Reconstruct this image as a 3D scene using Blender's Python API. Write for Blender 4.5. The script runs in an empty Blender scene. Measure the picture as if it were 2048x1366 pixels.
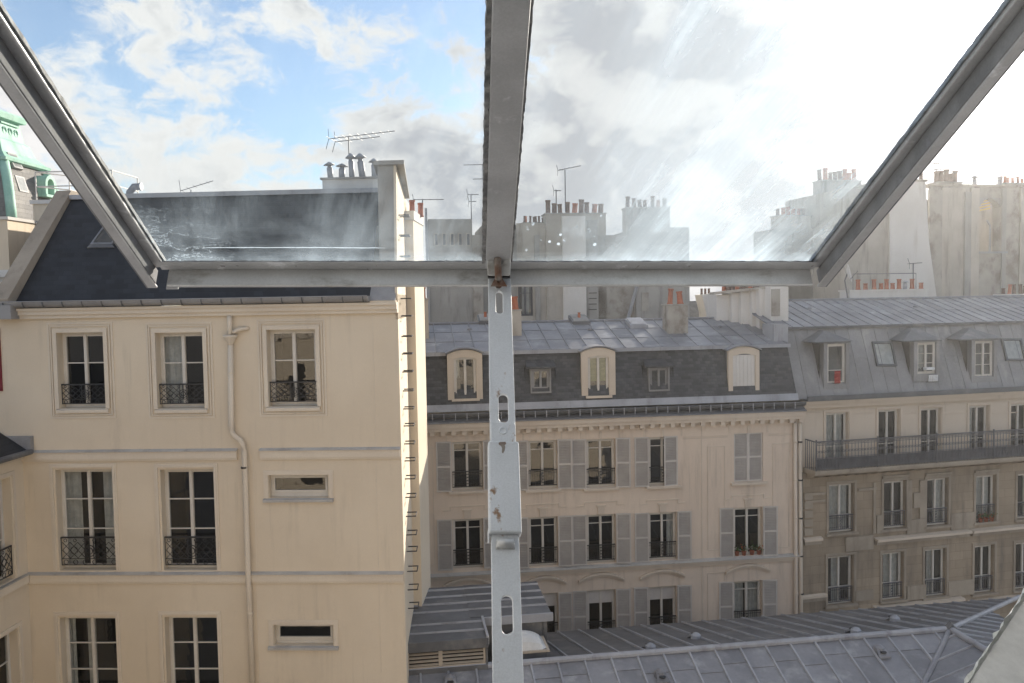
import bpy, bmesh, math, random
from mathutils import Vector, Matrix
random.seed(7)
R_ = math.radians
SC = bpy.context.scene
COL = SC.collection
# ------------------------------------------------------------------ camera
FPX, CAMZ, PITCH, ROLL = 1650.0, 16.0, R_(2.88), R_(1.0)
_R0 = Vector((1, 0, 0)); _U0 = Vector((0, math.sin(PITCH), math.cos(PITCH)))
FW = Vector((0, math.cos(PITCH), -math.sin(PITCH)))
RT = _R0 * math.cos(ROLL) - _U0 * math.sin(ROLL)
UP = _U0 * math.cos(ROLL) + _R0 * math.sin(ROLL)
CAM = Vector((0, 0, CAMZ))
cd = bpy.data.cameras.new('camera'); co = bpy.data.objects.new('camera', cd); COL.objects.link(co)
cd.sensor_width = 36; cd.lens = 36 * FPX / 2048; cd.clip_start = .02; cd.clip_end = 3000
mw = Matrix.Identity(4)
for i in range(3):
    mw[i][0] = RT[i]; mw[i][1] = UP[i]; mw[i][2] = -FW[i]; mw[i][3] = CAM[i]
co.matrix_world = mw
SC.camera = co
SC.render.resolution_x, SC.render.resolution_y = 1024, 683
SC.view_settings.view_transform = 'Standard'; SC.view_settings.look = 'None'
SC.view_settings.gamma = 1.0; SC.view_settings.exposure = 0.8
SC.cycles.use_denoising = True; SC.cycles.adaptive_threshold = .02
SC.cycles.max_bounces = 5; SC.cycles.diffuse_bounces = 3; SC.cycles.glossy_bounces = 3; SC.cycles.transparent_max_bounces = 12
SC.cycles.caustics_reflective = False; SC.cycles.caustics_refractive = False
SC.cycles.sample_clamp_indirect = 6
# ------------------------------------------------------------------ sky and sun
SAZ, SEL = R_(31), R_(17)
SUN = Vector((math.sin(SAZ) * math.cos(SEL), math.cos(SAZ) * math.cos(SEL), math.sin(SEL)))
W = bpy.data.worlds.new('World'); SC.world = W; W.use_nodes = True
W.cycles.sampling_method = 'MANUAL'; W.cycles.sample_map_resolution = 512
nt = W.node_tree; nt.nodes.clear()
def N(t, tree=None, **kw):
    n = (tree or nt).nodes.new(t)
    for k, v in kw.items(): setattr(n, k, v)
    return n
def math_(op, a, b=None, tree=None, clamp=False):
    tr = tree or nt
    n = tr.nodes.new('ShaderNodeMath'); n.operation = op; n.use_clamp = clamp
    for i, x in enumerate((a, b)):
        if x is None: continue
        if isinstance(x, (int, float)): n.inputs[i].default_value = x
        else: tr.links.new(x, n.inputs[i])
    return n.outputs[0]
def vmath(op, a, b=None, tree=None):
    tr = tree or nt
    n = tr.nodes.new('ShaderNodeVectorMath'); n.operation = op
    for i, x in enumerate((a, b)):
        if x is None: continue
        if isinstance(x, (tuple, Vector)): n.inputs[i].default_value = x
        else: tr.links.new(x, n.inputs[i])
    return n.outputs[1] if op in ('DOT_PRODUCT', 'LENGTH') else n.outputs[0]
def mixc(f, a, b, tree=None, mode='MIX'):
    tr = tree or nt
    n = tr.nodes.new('ShaderNodeMix'); n.data_type = 'RGBA'; n.blend_type = mode
    for s, x in ((0, f), (6, a), (7, b)):
        if isinstance(x, (int, float)): n.inputs[s].default_value = x
        elif isinstance(x, tuple): n.inputs[s].default_value = (*x[:3], 1)
        else: tr.links.new(x, n.inputs[s])
    return n.outputs[2]
def rng(x, a, b, c=0.0, d=1.0, tree=None, smooth=True):
    tr = tree or nt
    n = tr.nodes.new('ShaderNodeMapRange'); n.interpolation_type = 'SMOOTHSTEP' if smooth else 'LINEAR'
    tr.links.new(x, n.inputs[0])
    for i, v in enumerate((a, b, c, d)): n.inputs[i + 1].default_value = v
    return n.outputs[0]
def noise_(vec, scale, detail=6, rough=.55, tree=None, dist=0.0):
    tr = tree or nt
    n = tr.nodes.new('ShaderNodeTexNoise'); n.inputs['Scale'].default_value = scale
    n.inputs['Detail'].default_value = detail; n.inputs['Roughness'].default_value = rough
    n.inputs['Distortion'].default_value = dist
    if vec is not None: tr.links.new(vec, n.inputs['Vector'])
    return n.outputs[0]
def pix_dir(px, py):
    return (FW + RT * ((px - 1024) / FPX) - UP * ((py - 683) / FPX)).normalized()
SKYK = .1
CLOUD_LIT, CLOUD_DARK = (5.7, 5.62, 5.5), (3.0, 3.1, 3.35)
sky = N('ShaderNodeTexSky', sky_type='NISHITA', sun_disc=False, sun_elevation=SEL, sun_rotation=SAZ)
sky.air_density = 1.0; sky.dust_density = .6; sky.ozone_density = 1.6
tc = N('ShaderNodeTexCoord')
dirn = tc.outputs['Generated']
sep = N('ShaderNodeSeparateXYZ'); nt.links.new(dirn, sep.inputs[0])
cp = vmath('ADD', vmath('MULTIPLY', dirn, (8.5, 8.5, 13.0)), (2.3, 5.1, 0.4))
wn = N('ShaderNodeTexNoise'); wn.inputs['Scale'].default_value = 1.4; wn.inputs['Detail'].default_value = 2; nt.links.new(cp, wn.inputs['Vector'])
cp = vmath('ADD', cp, vmath('MULTIPLY', vmath('SUBTRACT', wn.outputs['Color'], (.5, .5, .5)), (.7, .7, .5)))
n1 = noise_(cp, 1.3, 7, .62)
bias = None
# banks and blue gaps where the photograph has them (as directions in the sky)
for px, py, s, k in ((800, 70, .10, -.30), (880, 140, .04, -.2), (450, 190, .07, -.24), (570, 240, .05, -.26), (90, 100, .06, -.22), (290, 170, .05, -.16), (1085, 150, .02, -.3),
                     (330, 75, .07, .26), (560, 40, .06, .22), (200, 230, .10, .26), (450, 320, .08, .22), (780, 230, .10, .22), (925, 100, .025, .28), (1300, 100, .16, .3), (1650, 150, .25, .5), (1000, 300, .16, .22), (1300, 330, .14, .2)):
    ds = vmath('LENGTH', vmath('SUBTRACT', dirn, pix_dir(px, py)))
    b_ = math_('MULTIPLY', rng(ds, 0, s * 1.7, 1, 0), k)
    bias = b_ if bias is None else math_('ADD', bias, b_)
n1x = math_('ADD', math_('MULTIPLY', n1, 2.1), -.55)
cov = math_('ADD', math_('ADD', n1x, bias), rng(sep.outputs[2], .02, .20, .26, 0.0))
cmask = rng(cov, .38, .74)
# grey undersides: broad folds in the bank, heavier low over the roofs
fold = noise_(vmath('ADD', cp, (.35, 0, -.55)), 1.3, 3, .5)
shade = math_('MULTIPLY', rng(cov, .55, 1.1), rng(fold, .38, .66, .12, .80))
ds = vmath('LENGTH', vmath('MULTIPLY', vmath('SUBTRACT', dirn, pix_dir(1330, 260)), (1, 1, 1.4)))
shade = math_('ADD', shade, math_('MULTIPLY', rng(ds, .05, .50, .78, 0), rng(fold, .3, .6, .42, .9)), clamp=True)
ccol = mixc(shade, CLOUD_LIT, CLOUD_DARK)
sd = vmath('DOT_PRODUCT', dirn, tuple(SUN))
glow = math_('POWER', math_('MAXIMUM', sd, 0.0), 24.0)
glow2 = math_('POWER', math_('MAXIMUM', sd, 0.0), 160.0)
gl = math_('ADD', math_('ADD', math_('MULTIPLY', glow, .2), math_('MULTIPLY', glow2, 10.0)), 1.0)
ccol = mixc(1.0, ccol, gl, mode='MULTIPLY')
skyb = mixc(.12, mixc(1.0, sky.outputs[0], (.92, 1.0, 1.1), mode='MULTIPLY'), (4.0, 4.2, 4.6))
skc = mixc(cmask, skyb, ccol)
bg = N('ShaderNodeBackground'); bg.inputs[1].default_value = SKYK
wo = N('ShaderNodeOutputWorld'); nt.links.new(skc, bg.inputs[0]); nt.links.new(bg.outputs[0], wo.inputs[0])
sl = bpy.data.lights.new('sun', 'SUN'); sl.energy = 5.0; sl.angle = R_(.6); sl.color = (1, .91, .78)
so = bpy.data.objects.new('sun', sl); COL.objects.link(so); so.location = (30, 50, 60)
so.rotation_euler = (-SUN).to_track_quat('-Z', 'Y').to_euler()

# ------------------------------------------------------------------ materials
def M(name, c, c2=None, sc=.8, rough=.85, bump=.15, bsc=14, metal=0, stain=None, st=(2.2, 2.2, .35), slo=.5, shi=.72, rnd=0, spec=.25, lines=None, bdist=.01, streak=0):
    m = bpy.data.materials.new(name); m.use_nodes = True
    t = m.node_tree; b = t.nodes['Principled BSDF']
    pos = N('ShaderNodeNewGeometry', t).outputs['Position']
    n = noise_(pos, sc, 6, .6, t)
    col = mixc(rng(n, .35, .65, tree=t), c, c2 or tuple(x * .88 for x in c), t)
    if stain:
        s = noise_(vmath('MULTIPLY', pos, st, t), 1.0, 7, .62, t)
        col = mixc(rng(s, slo, shi, tree=t), col, stain, t)
    fine = noise_(pos, bsc * 3, 3, .6, t)
    col = mixc(1.0, col, rng(fine, .2, .8, .93, 1.06, t), t, 'MULTIPLY')
    if rnd:
        oi = N('ShaderNodeObjectInfo', t)
        col = mixc(1.0, col, rng(oi.outputs['Random'], 0, 1, 1 - rnd, 1 + rnd, t, False), t, 'MULTIPLY')
    if streak:
        sk = noise_(vmath('MULTIPLY', pos, (5.5, 5.5, .28), t), 1.0, 5, .6, t); sk2 = noise_(pos, .5, 3, .5, t)
        col = mixc(math_('MULTIPLY', math_('MULTIPLY', rng(sk, .52, .72, tree=t), rng(sk2, .42, .6, tree=t), t), streak, t), col, tuple(x * .55 for x in c), t)
    h = noise_(pos, bsc, 6, .65, t)
    if lines:      # coursed relief: height per course, joint share, tone step
        ht, js, tone, bw = lines
        sp = N('ShaderNodeSeparateXYZ', t); t.links.new(pos, sp.inputs[0])
        zz = math_('DIVIDE', sp.outputs[2], ht, t)
        fr = math_('FRACT', zz, None, t)
        row = math_('FLOOR', zz, None, t)
        hor = math_('ADD', sp.outputs[0], math_('MULTIPLY', sp.outputs[1], .35, t), t)
        cc = math_('ADD', math_('DIVIDE', hor, bw, t), math_('MULTIPLY', row, .5, t), t)
        wn = N('ShaderNodeTexWhiteNoise', t, noise_dimensions='2D')
        cb = N('ShaderNodeCombineXYZ', t); t.links.new(math_('FLOOR', cc, None, t), cb.inputs[0]); t.links.new(row, cb.inputs[1])
        t.links.new(cb.outputs[0], wn.inputs[0])
        col = mixc(1.0, col, rng(wn.outputs[0], 0, 1, 1 - tone, 1 + tone, t, False), t, 'MULTIPLY')
        jn = math_('MAXIMUM', math_('LESS_THAN', fr, js, t), math_('LESS_THAN', math_('FRACT', cc, None, t), js * ht / bw * .8, t), t)
        col = mixc(math_('MULTIPLY', jn, .45, t), col, tuple(x * .45 for x in c), t)
        h = math_('SUBTRACT', math_('MULTIPLY', h, .35, t), jn, t)
    t.links.new(col, b.inputs['Base Color'])
    b.inputs['Roughness'].default_value = rough; b.inputs['Metallic'].default_value = metal
    b.inputs['Specular IOR Level'].default_value = spec
    if bump:
        bn = N('ShaderNodeBump', t); bn.inputs['Strength'].default_value = bump; bn.inputs['Distance'].default_value = bdist
        t.links.new(h, bn.inputs['Height']); t.links.new(bn.outputs[0], b.inputs['Normal'])
    return m
MT = {}
MT['cream'] = M('cream_render', (.72, .62, .485), (.67, .57, .44), .35, stain=(.50, .42, .33), slo=.55, shi=.95, bump=.12, bsc=30, streak=.3)
MT['cream_trim'] = M('cream_trim', (.72, .635, .52), (.665, .58, .475), .6, stain=(.48, .41, .33), slo=.6, shi=.95)
MT['rose'] = M('rosy_render', (.73, .615, .505), (.685, .57, .465), .3, stain=(.42, .345, .28), slo=.5, shi=.95, bump=.12, streak=.4)
MT['rose_trim'] = M('rosy_trim', (.67, .58, .48), (.61, .52, .43), .6, stain=(.40, .33, .27), slo=.55, shi=.9)
MT['stone'] = M('sooty_limestone', (.38, .305, .225), (.31, .25, .185), .5, stain=(.19, .16, .13), slo=.45, shi=.8, lines=(.36, .05, .07, .85), bump=.4)
MT['stone_trim'] = M('limestone_trim', (.40, .34, .27), (.32, .27, .215), .7, stain=(.2, .17, .14), slo=.5, shi=.8)
MT['buff'] = M('buff_render', (.64, .55, .45), (.59, .505, .41), .4, stain=(.42, .35, .28), slo=.55, shi=.9)
MT['slate'] = M('grey_slate', (.075, .078, .085), (.06, .06, .064), 1.2, rough=.6, lines=(.115, .16, .3, .2), bump=.5, spec=.35, stain=(.095, .10, .085), slo=.55, shi=.85)
MT['slate_dark'] = M('blue_black_slate', (.022, .025, .031), (.017, .019, .024), 1.0, rough=.55, lines=(.12, .14, .28, .22), bump=.4, spec=.3)
MT['slate_warm'] = M('mottled_slate', (.21, .20, .185), (.15, .145, .14), 1.0, rough=.7, lines=(.16, .1, .14, .3), bump=.5)
MT['zinc'] = M('weathered_zinc', (.225, .228, .245), (.18, .183, .20), .9, rough=.46, rnd=.16, spec=.5, bump=.5, bsc=2.5, stain=(.36, .365, .38), slo=.5, shi=.8, st=(1.5, 1.5, 3), bdist=.02)
MT['zinc_warm'] = M('warm_grey_zinc', (.28, .275, .275), (.215, .21, .21), .7, rough=.5, rnd=.08, spec=.45, bump=.1, bsc=5, stain=(.35, .335, .32), slo=.5, shi=.8, st=(2, 2, .4))
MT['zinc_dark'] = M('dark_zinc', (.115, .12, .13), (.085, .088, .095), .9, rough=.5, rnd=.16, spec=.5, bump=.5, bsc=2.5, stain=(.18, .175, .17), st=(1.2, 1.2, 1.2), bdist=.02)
MT['zinc_pale'] = M('pale_zinc', (.37, .38, .41), (.30, .31, .34), 1.2, rough=.5, rnd=.06, spec=.5, stain=(.22, .22, .235))  # paler zinc for rolls, flashings, lids and cowls
MT['ledge'] = M('ledge_flashing', (.50, .48, .45), (.42, .40, .38), 2, rough=.7, spec=.2, stain=(.36, .33, .30))
MT['lead'] = M('lead_flashing', (.31, .305, .305), (.25, .245, .245), 2, rough=.6, spec=.4)
MT['white'] = M('white_joinery', (.66, .62, .56), (.60, .56, .50), 2, rough=.55, spec=.4, bump=.03)
MT['shutter'] = M('taupe_shutter', (.60, .56, .52), (.55, .51, .475), 2, rough=.65, rnd=.05)
MT['slats'] = M('taupe_slats', (.41, .38, .35), (.36, .33, .305), 2, rough=.7, rnd=.06)
MT['iron'] = M('black_iron', (.022, .022, .026), (.03, .028, .028), 4, rough=.45, spec=.5)
MT['grey_iron'] = M('grey_iron', (.11, .11, .125), (.08, .08, .09), 3, rough=.5, spec=.4)
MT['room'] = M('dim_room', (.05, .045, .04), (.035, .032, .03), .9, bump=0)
MT['curtain'] = M('net_curtain', (.72, .71, .68), (.58, .57, .55), 5, rough=.9, bump=.2, bsc=9)
MT['terracotta'] = M('terracotta', (.42, .14, .075), (.33, .10, .055), 5, rough=.85, stain=(.16, .09, .07), slo=.5, shi=.8)
MT['soot_pot'] = M('sooty_clay', (.16, .095, .075), (.11, .07, .06), 5, rough=.9)
MT['plaster'] = M('aged_plaster', (.47, .435, .385), (.39, .355, .31), .7, stain=(.24, .21, .175), slo=.48, shi=.75, bump=.3)
MT['plaster_grey'] = M('grey_plaster', (.38, .365, .345), (.31, .30, .28), .5, stain=(.20, .19, .18), slo=.47, shi=.72, bump=.3)
MT['plaster_white'] = M('white_plaster', (.68, .655, .62), (.62, .59, .55), .5, stain=(.48, .44, .39), slo=.55, shi=.9)
MT['patchy'] = M('patched_masonry', (.33, .305, .27), (.40, .375, .34), .9, stain=(.21, .185, .16), st=(1.1, 1.1, .9), slo=.46, shi=.66, bump=.5)
MT['copper'] = M('verdigris_copper', (.30, .52, .42), (.38, .58, .48), 1.5, rough=.7, stain=(.2, .33, .27), slo=.5, shi=.8)
MT['bluepipe'] = M('grey_pipe', (.32, .33, .35), None, 2, rough=.5)
MT['galv'] = M('galvanised_steel', (.52, .52, .525), (.42, .42, .425), 14, rough=.42, metal=.35, stain=(.74, .74, .76), st=(26, 26, 26), slo=.58, shi=.72, bump=.35, bsc=160, spec=.5, bdist=.0006)
MT['galv_dark'] = M('darkened_galvanised_steel', (.26, .26, .265), (.19, .19, .195), 20, rough=.85, stain=(.24, .24, .255), st=(40, 40, 40), slo=.55, shi=.7, bump=.35, bsc=160, spec=.08, bdist=.0006)  # darker copy of the steel, tones down the sun on the webs
MT['galv_pale'] = M('pale_galvanised_steel', (.60, .60, .595), (.50, .50, .495), 12, rough=.4, metal=.3, stain=(.27, .25, .22), st=(12, 12, 30), slo=.55, shi=.75, bump=.25, bsc=140, spec=.5, bdist=.0005)
MT['putty'] = M('cracked_putty', (.16, .16, .165), (.36, .35, .34), 60, rough=.7, bump=.6, bsc=320, bdist=.0008)
MT['barpaint'] = M('chipped_grey_paint', (.74, .76, .79), (.66, .68, .70), 8, rough=.36, stain=(.30, .18, .10), st=(46, 46, 24), slo=.615, shi=.69, bump=.3, bsc=190, spec=.5, bdist=.0005)
MT['rust'] = M('rusty_iron', (.17, .095, .065), (.30, .26, .23), 90, rough=.8, bump=.6, bsc=260, bdist=.0008)
MT['whitewash'] = M('whitewashed_reveal', (.90, .91, .91), (.85, .86, .86), 3, rough=.8, bump=.4, bsc=40, bdist=.003)
MT['green_edge'] = M('mossy_paint_edge', (.80, .81, .79), (.62, .64, .60), 60, rough=.8, bump=.6, bsc=120, bdist=.002)
MT['acrylic'] = M('milky_acrylic', (.62, .63, .63), (.52, .53, .53), 3, rough=.35, spec=.5)
MT['louvre'] = M('cream_louvre', (.46, .40, .33), None, 3, rough=.7)
MT['red'] = M('red_cloth', (.42, .06, .05), None, 8)
MT['redwood'] = M('dark_red_joinery', (.2, .03, .04), None, 8)
MT['paper'] = M('white_cloth', (.8, .8, .8), None, 8)
MT['leaf'] = M('leaf_green', (.07, .13, .04), (.10, .17, .05), 20)
MT['petal'] = M('petal', (.7, .66, .6), None, 20)
MT['petal_red'] = M('petal_red', (.5, .12, .06), None, 20)
MT['ground'] = M('courtyard_paving', (.24, .22, .20), (.18, .17, .16), .6, lines=None)
MT['orangeglass'] = M('yellow_blind', (.62, .47, .14), None, 3)
MT['green_blind'] = M('woven_green_blind', (.30, .33, .20), (.24, .27, .16), 6, lines=(.05, .2, .1, .3))
def schlick(t, f0):
    lw = N('ShaderNodeLayerWeight', t); lw.inputs[0].default_value = .5
    return math_('ADD', math_('MULTIPLY', math_('POWER', lw.outputs['Facing'], 5.0, t), 1 - f0, t), f0, t)
def glass_mat(name, tint, wav, refl=1.0):
    m = bpy.data.materials.new(name); m.use_nodes = True; t = m.node_tree; t.nodes.clear()
    tr = N('ShaderNodeBsdfTransparent', t); tr.inputs[0].default_value = (*tint, 1)
    gl_ = N('ShaderNodeBsdfGlossy', t); gl_.inputs['Roughness'].default_value = .015
    gl_.inputs[0].default_value = (1, 1, 1, 1)
    pos = N('ShaderNodeNewGeometry', t).outputs['Position']
    h = noise_(pos, 2.2, 2, .5, t)
    bn = N('ShaderNodeBump', t); bn.inputs['Strength'].default_value = wav; bn.inputs['Distance'].default_value = .02
    t.links.new(h, bn.inputs['Height']); t.links.new(bn.outputs[0], gl_.inputs['Normal'])
    fr = schlick(t, .067)
    mx = N('ShaderNodeMixShader', t); o = N('ShaderNodeOutputMaterial', t)
    t.links.new(math_('MULTIPLY', fr, refl, t, True), mx.inputs[0])
    t.links.new(tr.outputs[0], mx.inputs[1]); t.links.new(gl_.outputs[0], mx.inputs[2]); t.links.new(mx.outputs[0], o.inputs[0])
    return m
MT['glass'] = glass_mat('window_glass', (.72, .74, .73), .14, 1.0)

# ------------------------------------------------------------------ mesh helpers
class MB:
    def __init__(s): s.v, s.f = [], []
    def quad(s, *p):
        b = len(s.v); s.v += [tuple(x) for x in p]; s.f.append(tuple(range(b, b + len(p)))); return s
    def box(s, x0, x1, y0, y1, z0, z1):
        b = len(s.v)
        s.v += [(x, y, z) for z in (z0, z1) for y in (y0, y1) for x in (x0, x1)]
        s.f += [tuple(b + i for i in q) for q in ((0, 2, 3, 1), (4, 5, 7, 6), (0, 1, 5, 4), (2, 6, 7, 3), (0, 4, 6, 2), (1, 3, 7, 5))]
        return s
    def slab(s, poly, off):       # 3D polygon thickened by off vector
        b = len(s.v); n = len(poly); off = Vector(off)
        s.v += [tuple(Vector(p)) for p in poly] + [tuple(Vector(p) + off) for p in poly]
        s.f += [tuple(range(b + n - 1, b - 1, -1)), tuple(range(b + n, b + 2 * n))]
        s.f += [(b + i, b + (i + 1) % n, b + n + (i + 1) % n, b + n + i) for i in range(n)]
        return s
    def tube(s, pts, r, n=6, closed=False, caps=True):
        pts = [Vector(p) for p in pts]; m = len(pts); b = len(s.v)
        rr = r if isinstance(r, (list, tuple)) else [r] * m
        for i, p in enumerate(pts):
            a = pts[(i - 1) % m] if (closed or i) else p; c = pts[(i + 1) % m] if (closed or i < m - 1) else p
            d = (c - a).normalized()
            x = d.cross(Vector((0, 0, 1)));  x = x if x.length > .05 else d.cross(Vector((0, 1, 0)))
            x.normalize(); y = d.cross(x)
            for k in range(n):
                t = 2 * math.pi * (k + .5) / n
                s.v.append(tuple(p + (x * math.cos(t) + y * math.sin(t)) * rr[i]))
        for i in range(m if closed else m - 1):
            j = (i + 1) % m
            s.f += [(b + i * n + k, b + i * n + (k + 1) % n, b + j * n + (k + 1) % n, b + j * n + k) for k in range(n)]
        if caps and not closed:
            s.f += [tuple(b + k for k in range(n - 1, -1, -1)), tuple(b + (m - 1) * n + k for k in range(n))]
        return s
    def lathe(s, prof, n=10, o=(0, 0, 0)):
        b = len(s.v); m = len(prof)
        for r, z in prof:
            s.v += [(o[0] + r * math.cos(2 * math.pi * k / n), o[1] + r * math.sin(2 * math.pi * k / n), o[2] + z) for k in range(n)]
        for i in range(m - 1):
            s.f += [(b + i * n + k, b + i * n + (k + 1) % n, b + (i + 1) * n + (k + 1) % n, b + (i + 1) * n + k) for k in range(n)]
        s.f += [tuple(b + k for k in range(n - 1, -1, -1)), tuple(b + (m - 1) * n + k for k in range(n))]
        return s
    def ring(s, u0, w0, u1, w1, t, v0, v1, bottom=True):
        s.box(u0, u0 + t, v0, v1, w0, w1); s.box(u1 - t, u1, v0, v1, w0, w1)
        s.box(u0 + t, u1 - t, v0, v1, w1 - t, w1)
        if bottom: s.box(u0 + t, u1 - t, v0, v1, w0, w0 + t)
        return s
    def mesh(s, name, mat, smooth=False):
        me = bpy.data.meshes.new(name); me.from_pydata(s.v, [], s.f); me.update()
        bm = bmesh.new(); bm.from_mesh(me); bmesh.ops.recalc_face_normals(bm, faces=bm.faces); bm.to_mesh(me); bm.free()
        if mat: me.materials.append(MT[mat] if isinstance(mat, str) else mat)
        if smooth:
            for p in me.polygons: p.use_smooth = True
        return me
    def build(s, name, mat, parent=None, smooth=False, bevel=0):
        o = bpy.data.objects.new(name, s.mesh(name, mat, smooth)); COL.objects.link(o); o.parent = parent
        if bevel:
            m = o.modifiers.new('bevel', 'BEVEL'); m.width = bevel; m.segments = 2; m.limit_method = 'ANGLE'
        return o
def put(me, name, parent, loc=(0, 0, 0), rot=None, scale=None):
    o = bpy.data.objects.new(name, me); COL.objects.link(o); o.parent = parent; o.location = loc
    if rot: o.rotation_euler = rot
    if scale: o.scale = scale
    return o
def tag(o, label, cat, group=None, kind=None):
    if label: o['label'] = label
    if cat: o['category'] = cat
    if group: o['group'] = group
    if kind: o['kind'] = kind
    return o
class Fr:                      # a facade's own axes: u along it, v into the building, w up
    def __init__(s, x, y, deg): s.x, s.y, s.a = x, y, R_(deg); s.c, s.s = math.cos(s.a), math.sin(s.a)
    def loc(s, px, py, v=0.0):
        d = FW + RT * ((px - 1024) / FPX) - UP * ((py - 683) / FPX)
        t = (v + (-s.s * s.x + s.c * s.y)) / (-s.s * d.x + s.c * d.y)
        x, y = t * d.x - s.x, t * d.y - s.y
        return (x * s.c + y * s.s, CAMZ + t * d.z)
    def rect(s, x0, y0, x1, y1, v=0.0):
        xm, ym = (x0 + x1) / 2, (y0 + y1) / 2
        return (s.loc(x0, ym, v)[0], s.loc(xm, y1, v)[1], s.loc(x1, ym, v)[0], s.loc(xm, y0, v)[1])
    def root(s, name, label, cat, group=None):
        o = bpy.data.objects.new(name, None); COL.objects.link(o); o.empty_display_size = .3
        o.location = (s.x, s.y, 0); o.rotation_euler = (0, 0, s.a)
        return tag(o, label, cat, group)
    def world(s, u, v, w): return Vector((s.x + u * s.c - v * s.s, s.y + u * s.s + v * s.c, w))
def wall(mb, u0, u1, w0, w1, ops, v=0.0, rev=.32):
    us = sorted({u0, u1, *[x for o in ops for x in (o[0], o[2])]}); ws = sorted({w0, w1, *[x for o in ops for x in (o[1], o[3])]})
    us = [x for x in us if u0 <= x <= u1]; ws = [x for x in ws if w0 <= x <= w1]
    for a, b in zip(us, us[1:]):
        for c, d in zip(ws, ws[1:]):
            m, n = (a + b) / 2, (c + d) / 2
            if any(o[0] < m < o[2] and o[1] < n < o[3] for o in ops): continue
            mb.quad((a, v, c), (b, v, c), (b, v, d), (a, v, d))
    for o in ops:
        a, c, b, d = o[:4]; c = max(c, w0); e = v + rev
        mb.quad((a, v, c), (a, v, d), (a, e, d), (a, e, c)); mb.quad((b, v, c), (b, e, c), (b, e, d), (b, v, d))
        mb.quad((a, v, d), (b, v, d), (b, e, d), (a, e, d)); mb.quad((a, v, c), (a, e, c), (b, e, c), (b, v, c))
    return mb
def iron_panel(w, h, style=0):
    mb = MB(); r = .011
    mb.box(0, w, -.02, .02, h - .035, h); mb.box(0, w, -.012, .012, 0, .022)
    mb.box(0, .022, -.012, .012, 0, h); mb.box(w - .022, w, -.012, .012, 0, h)
    def circ(cx, cz, rad, k=10, rr=.009): mb.tube([(cx + rad * math.cos(2 * math.pi * i / k), 0, cz + rad * math.sin(2 * math.pi * i / k)) for i in range(k)], rr, 4, True)
    if style == 0:             # cast panel: lattice, scrolls and a centre rosette
        hb = h * .22
        mb.box(0, w, -.01, .01, hb, hb + .014)
        n = 6
        for i in range(n): circ(w * (i + .5) / n, hb * .5, hb * .36); circ(w * (i + .5) / n, h * .87, h * .055, 8)
        for s0, s1 in ((0.03, .43), (.57, .97)):
            a, b = w * s0, w * s1; st = (b - a) / 3
            for i in range(-2, 4):
                for sg in (1, -1):
                    pts = []
                    for q in range(9):
                        t = q / 8; x = a + (i + t * 2 if sg > 0 else i + 2 - t * 2) * st; z = hb + .02 + t * (h * .78 - hb)
                        if a <= x <= b: pts.append((x, 0, z))
                    if len(pts) > 1: mb.tube(pts, r * .8, 4)
            circ((a + b) / 2, h * .52, h * .13)
        circ(w / 2, h * .5, h * .2, 12, .012); circ(w / 2, h * .5, h * .11, 10, .012)
        mb.tube([(w / 2, 0, hb), (w / 2, 0, h)], .014, 4)
        for x in (w * .43, w * .57): mb.tube([(x, 0, hb), (x, 0, h)], .011, 4)
    elif style == 1:           # bars with a scrolled middle post
        mb.box(0, w, -.008, .008, h * .8, h * .8 + .014)
        n = max(5, int(w / .09))
        for i in range(1, n): mb.box(w * i / n - .006, w * i / n + .006, -.006, .006, 0, h)
        for i in range(n): circ(w * (i + .5) / n, h * .12, h * .085, 8, .007)
        for z in (.3, .5, .7): circ(w / 2, h * z, h * .09, 8, .012)
    else:                      # plain bars with rings under the rail
        n = max(4, int(w / .11))
        mb.box(0, w, -.008, .008, h * .78, h * .78 + .014); mb.box(0, w, -.008, .008, h * .14, h * .14 + .014)
        for i in range(1, n): mb.box(w * i / n - .008, w * i / n + .008, -.006, .006, 0, h)
        for i in range(n): circ(w * (i + .5) / n, h * .88, h * .075, 8, .008); circ(w * (i + .5) / n, h * .45, h * .12, 8, .009)
    return mb
_rail = {}
def railing(parent, u0, u1, v, w0, h, style=0, mat='iron', name='railing'):
    key = (round(u1 - u0, 1), round(h, 1), style, mat)
    if key not in _rail: _rail[key] = (iron_panel(u1 - u0, h, style).mesh('railing', mat), u1 - u0, h)
    me, ww, hh = _rail[key]
    return put(me, name, parent, (u0, v, w0), scale=((u1 - u0) / ww, 1, h / hh))
def drape(mb, u0, u1, v, w0, w1, n=14, amp=.03):
    for i in range(n):
        a, b = u0 + (u1 - u0) * i / n, u0 + (u1 - u0) * (i + 1) / n
        p, q = v + amp * (i % 2), v + amp * ((i + 1) % 2)
        mb.quad((a, p, w0), (b, q, w0), (b, q, w1), (a, p, w1))
    return mb
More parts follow.
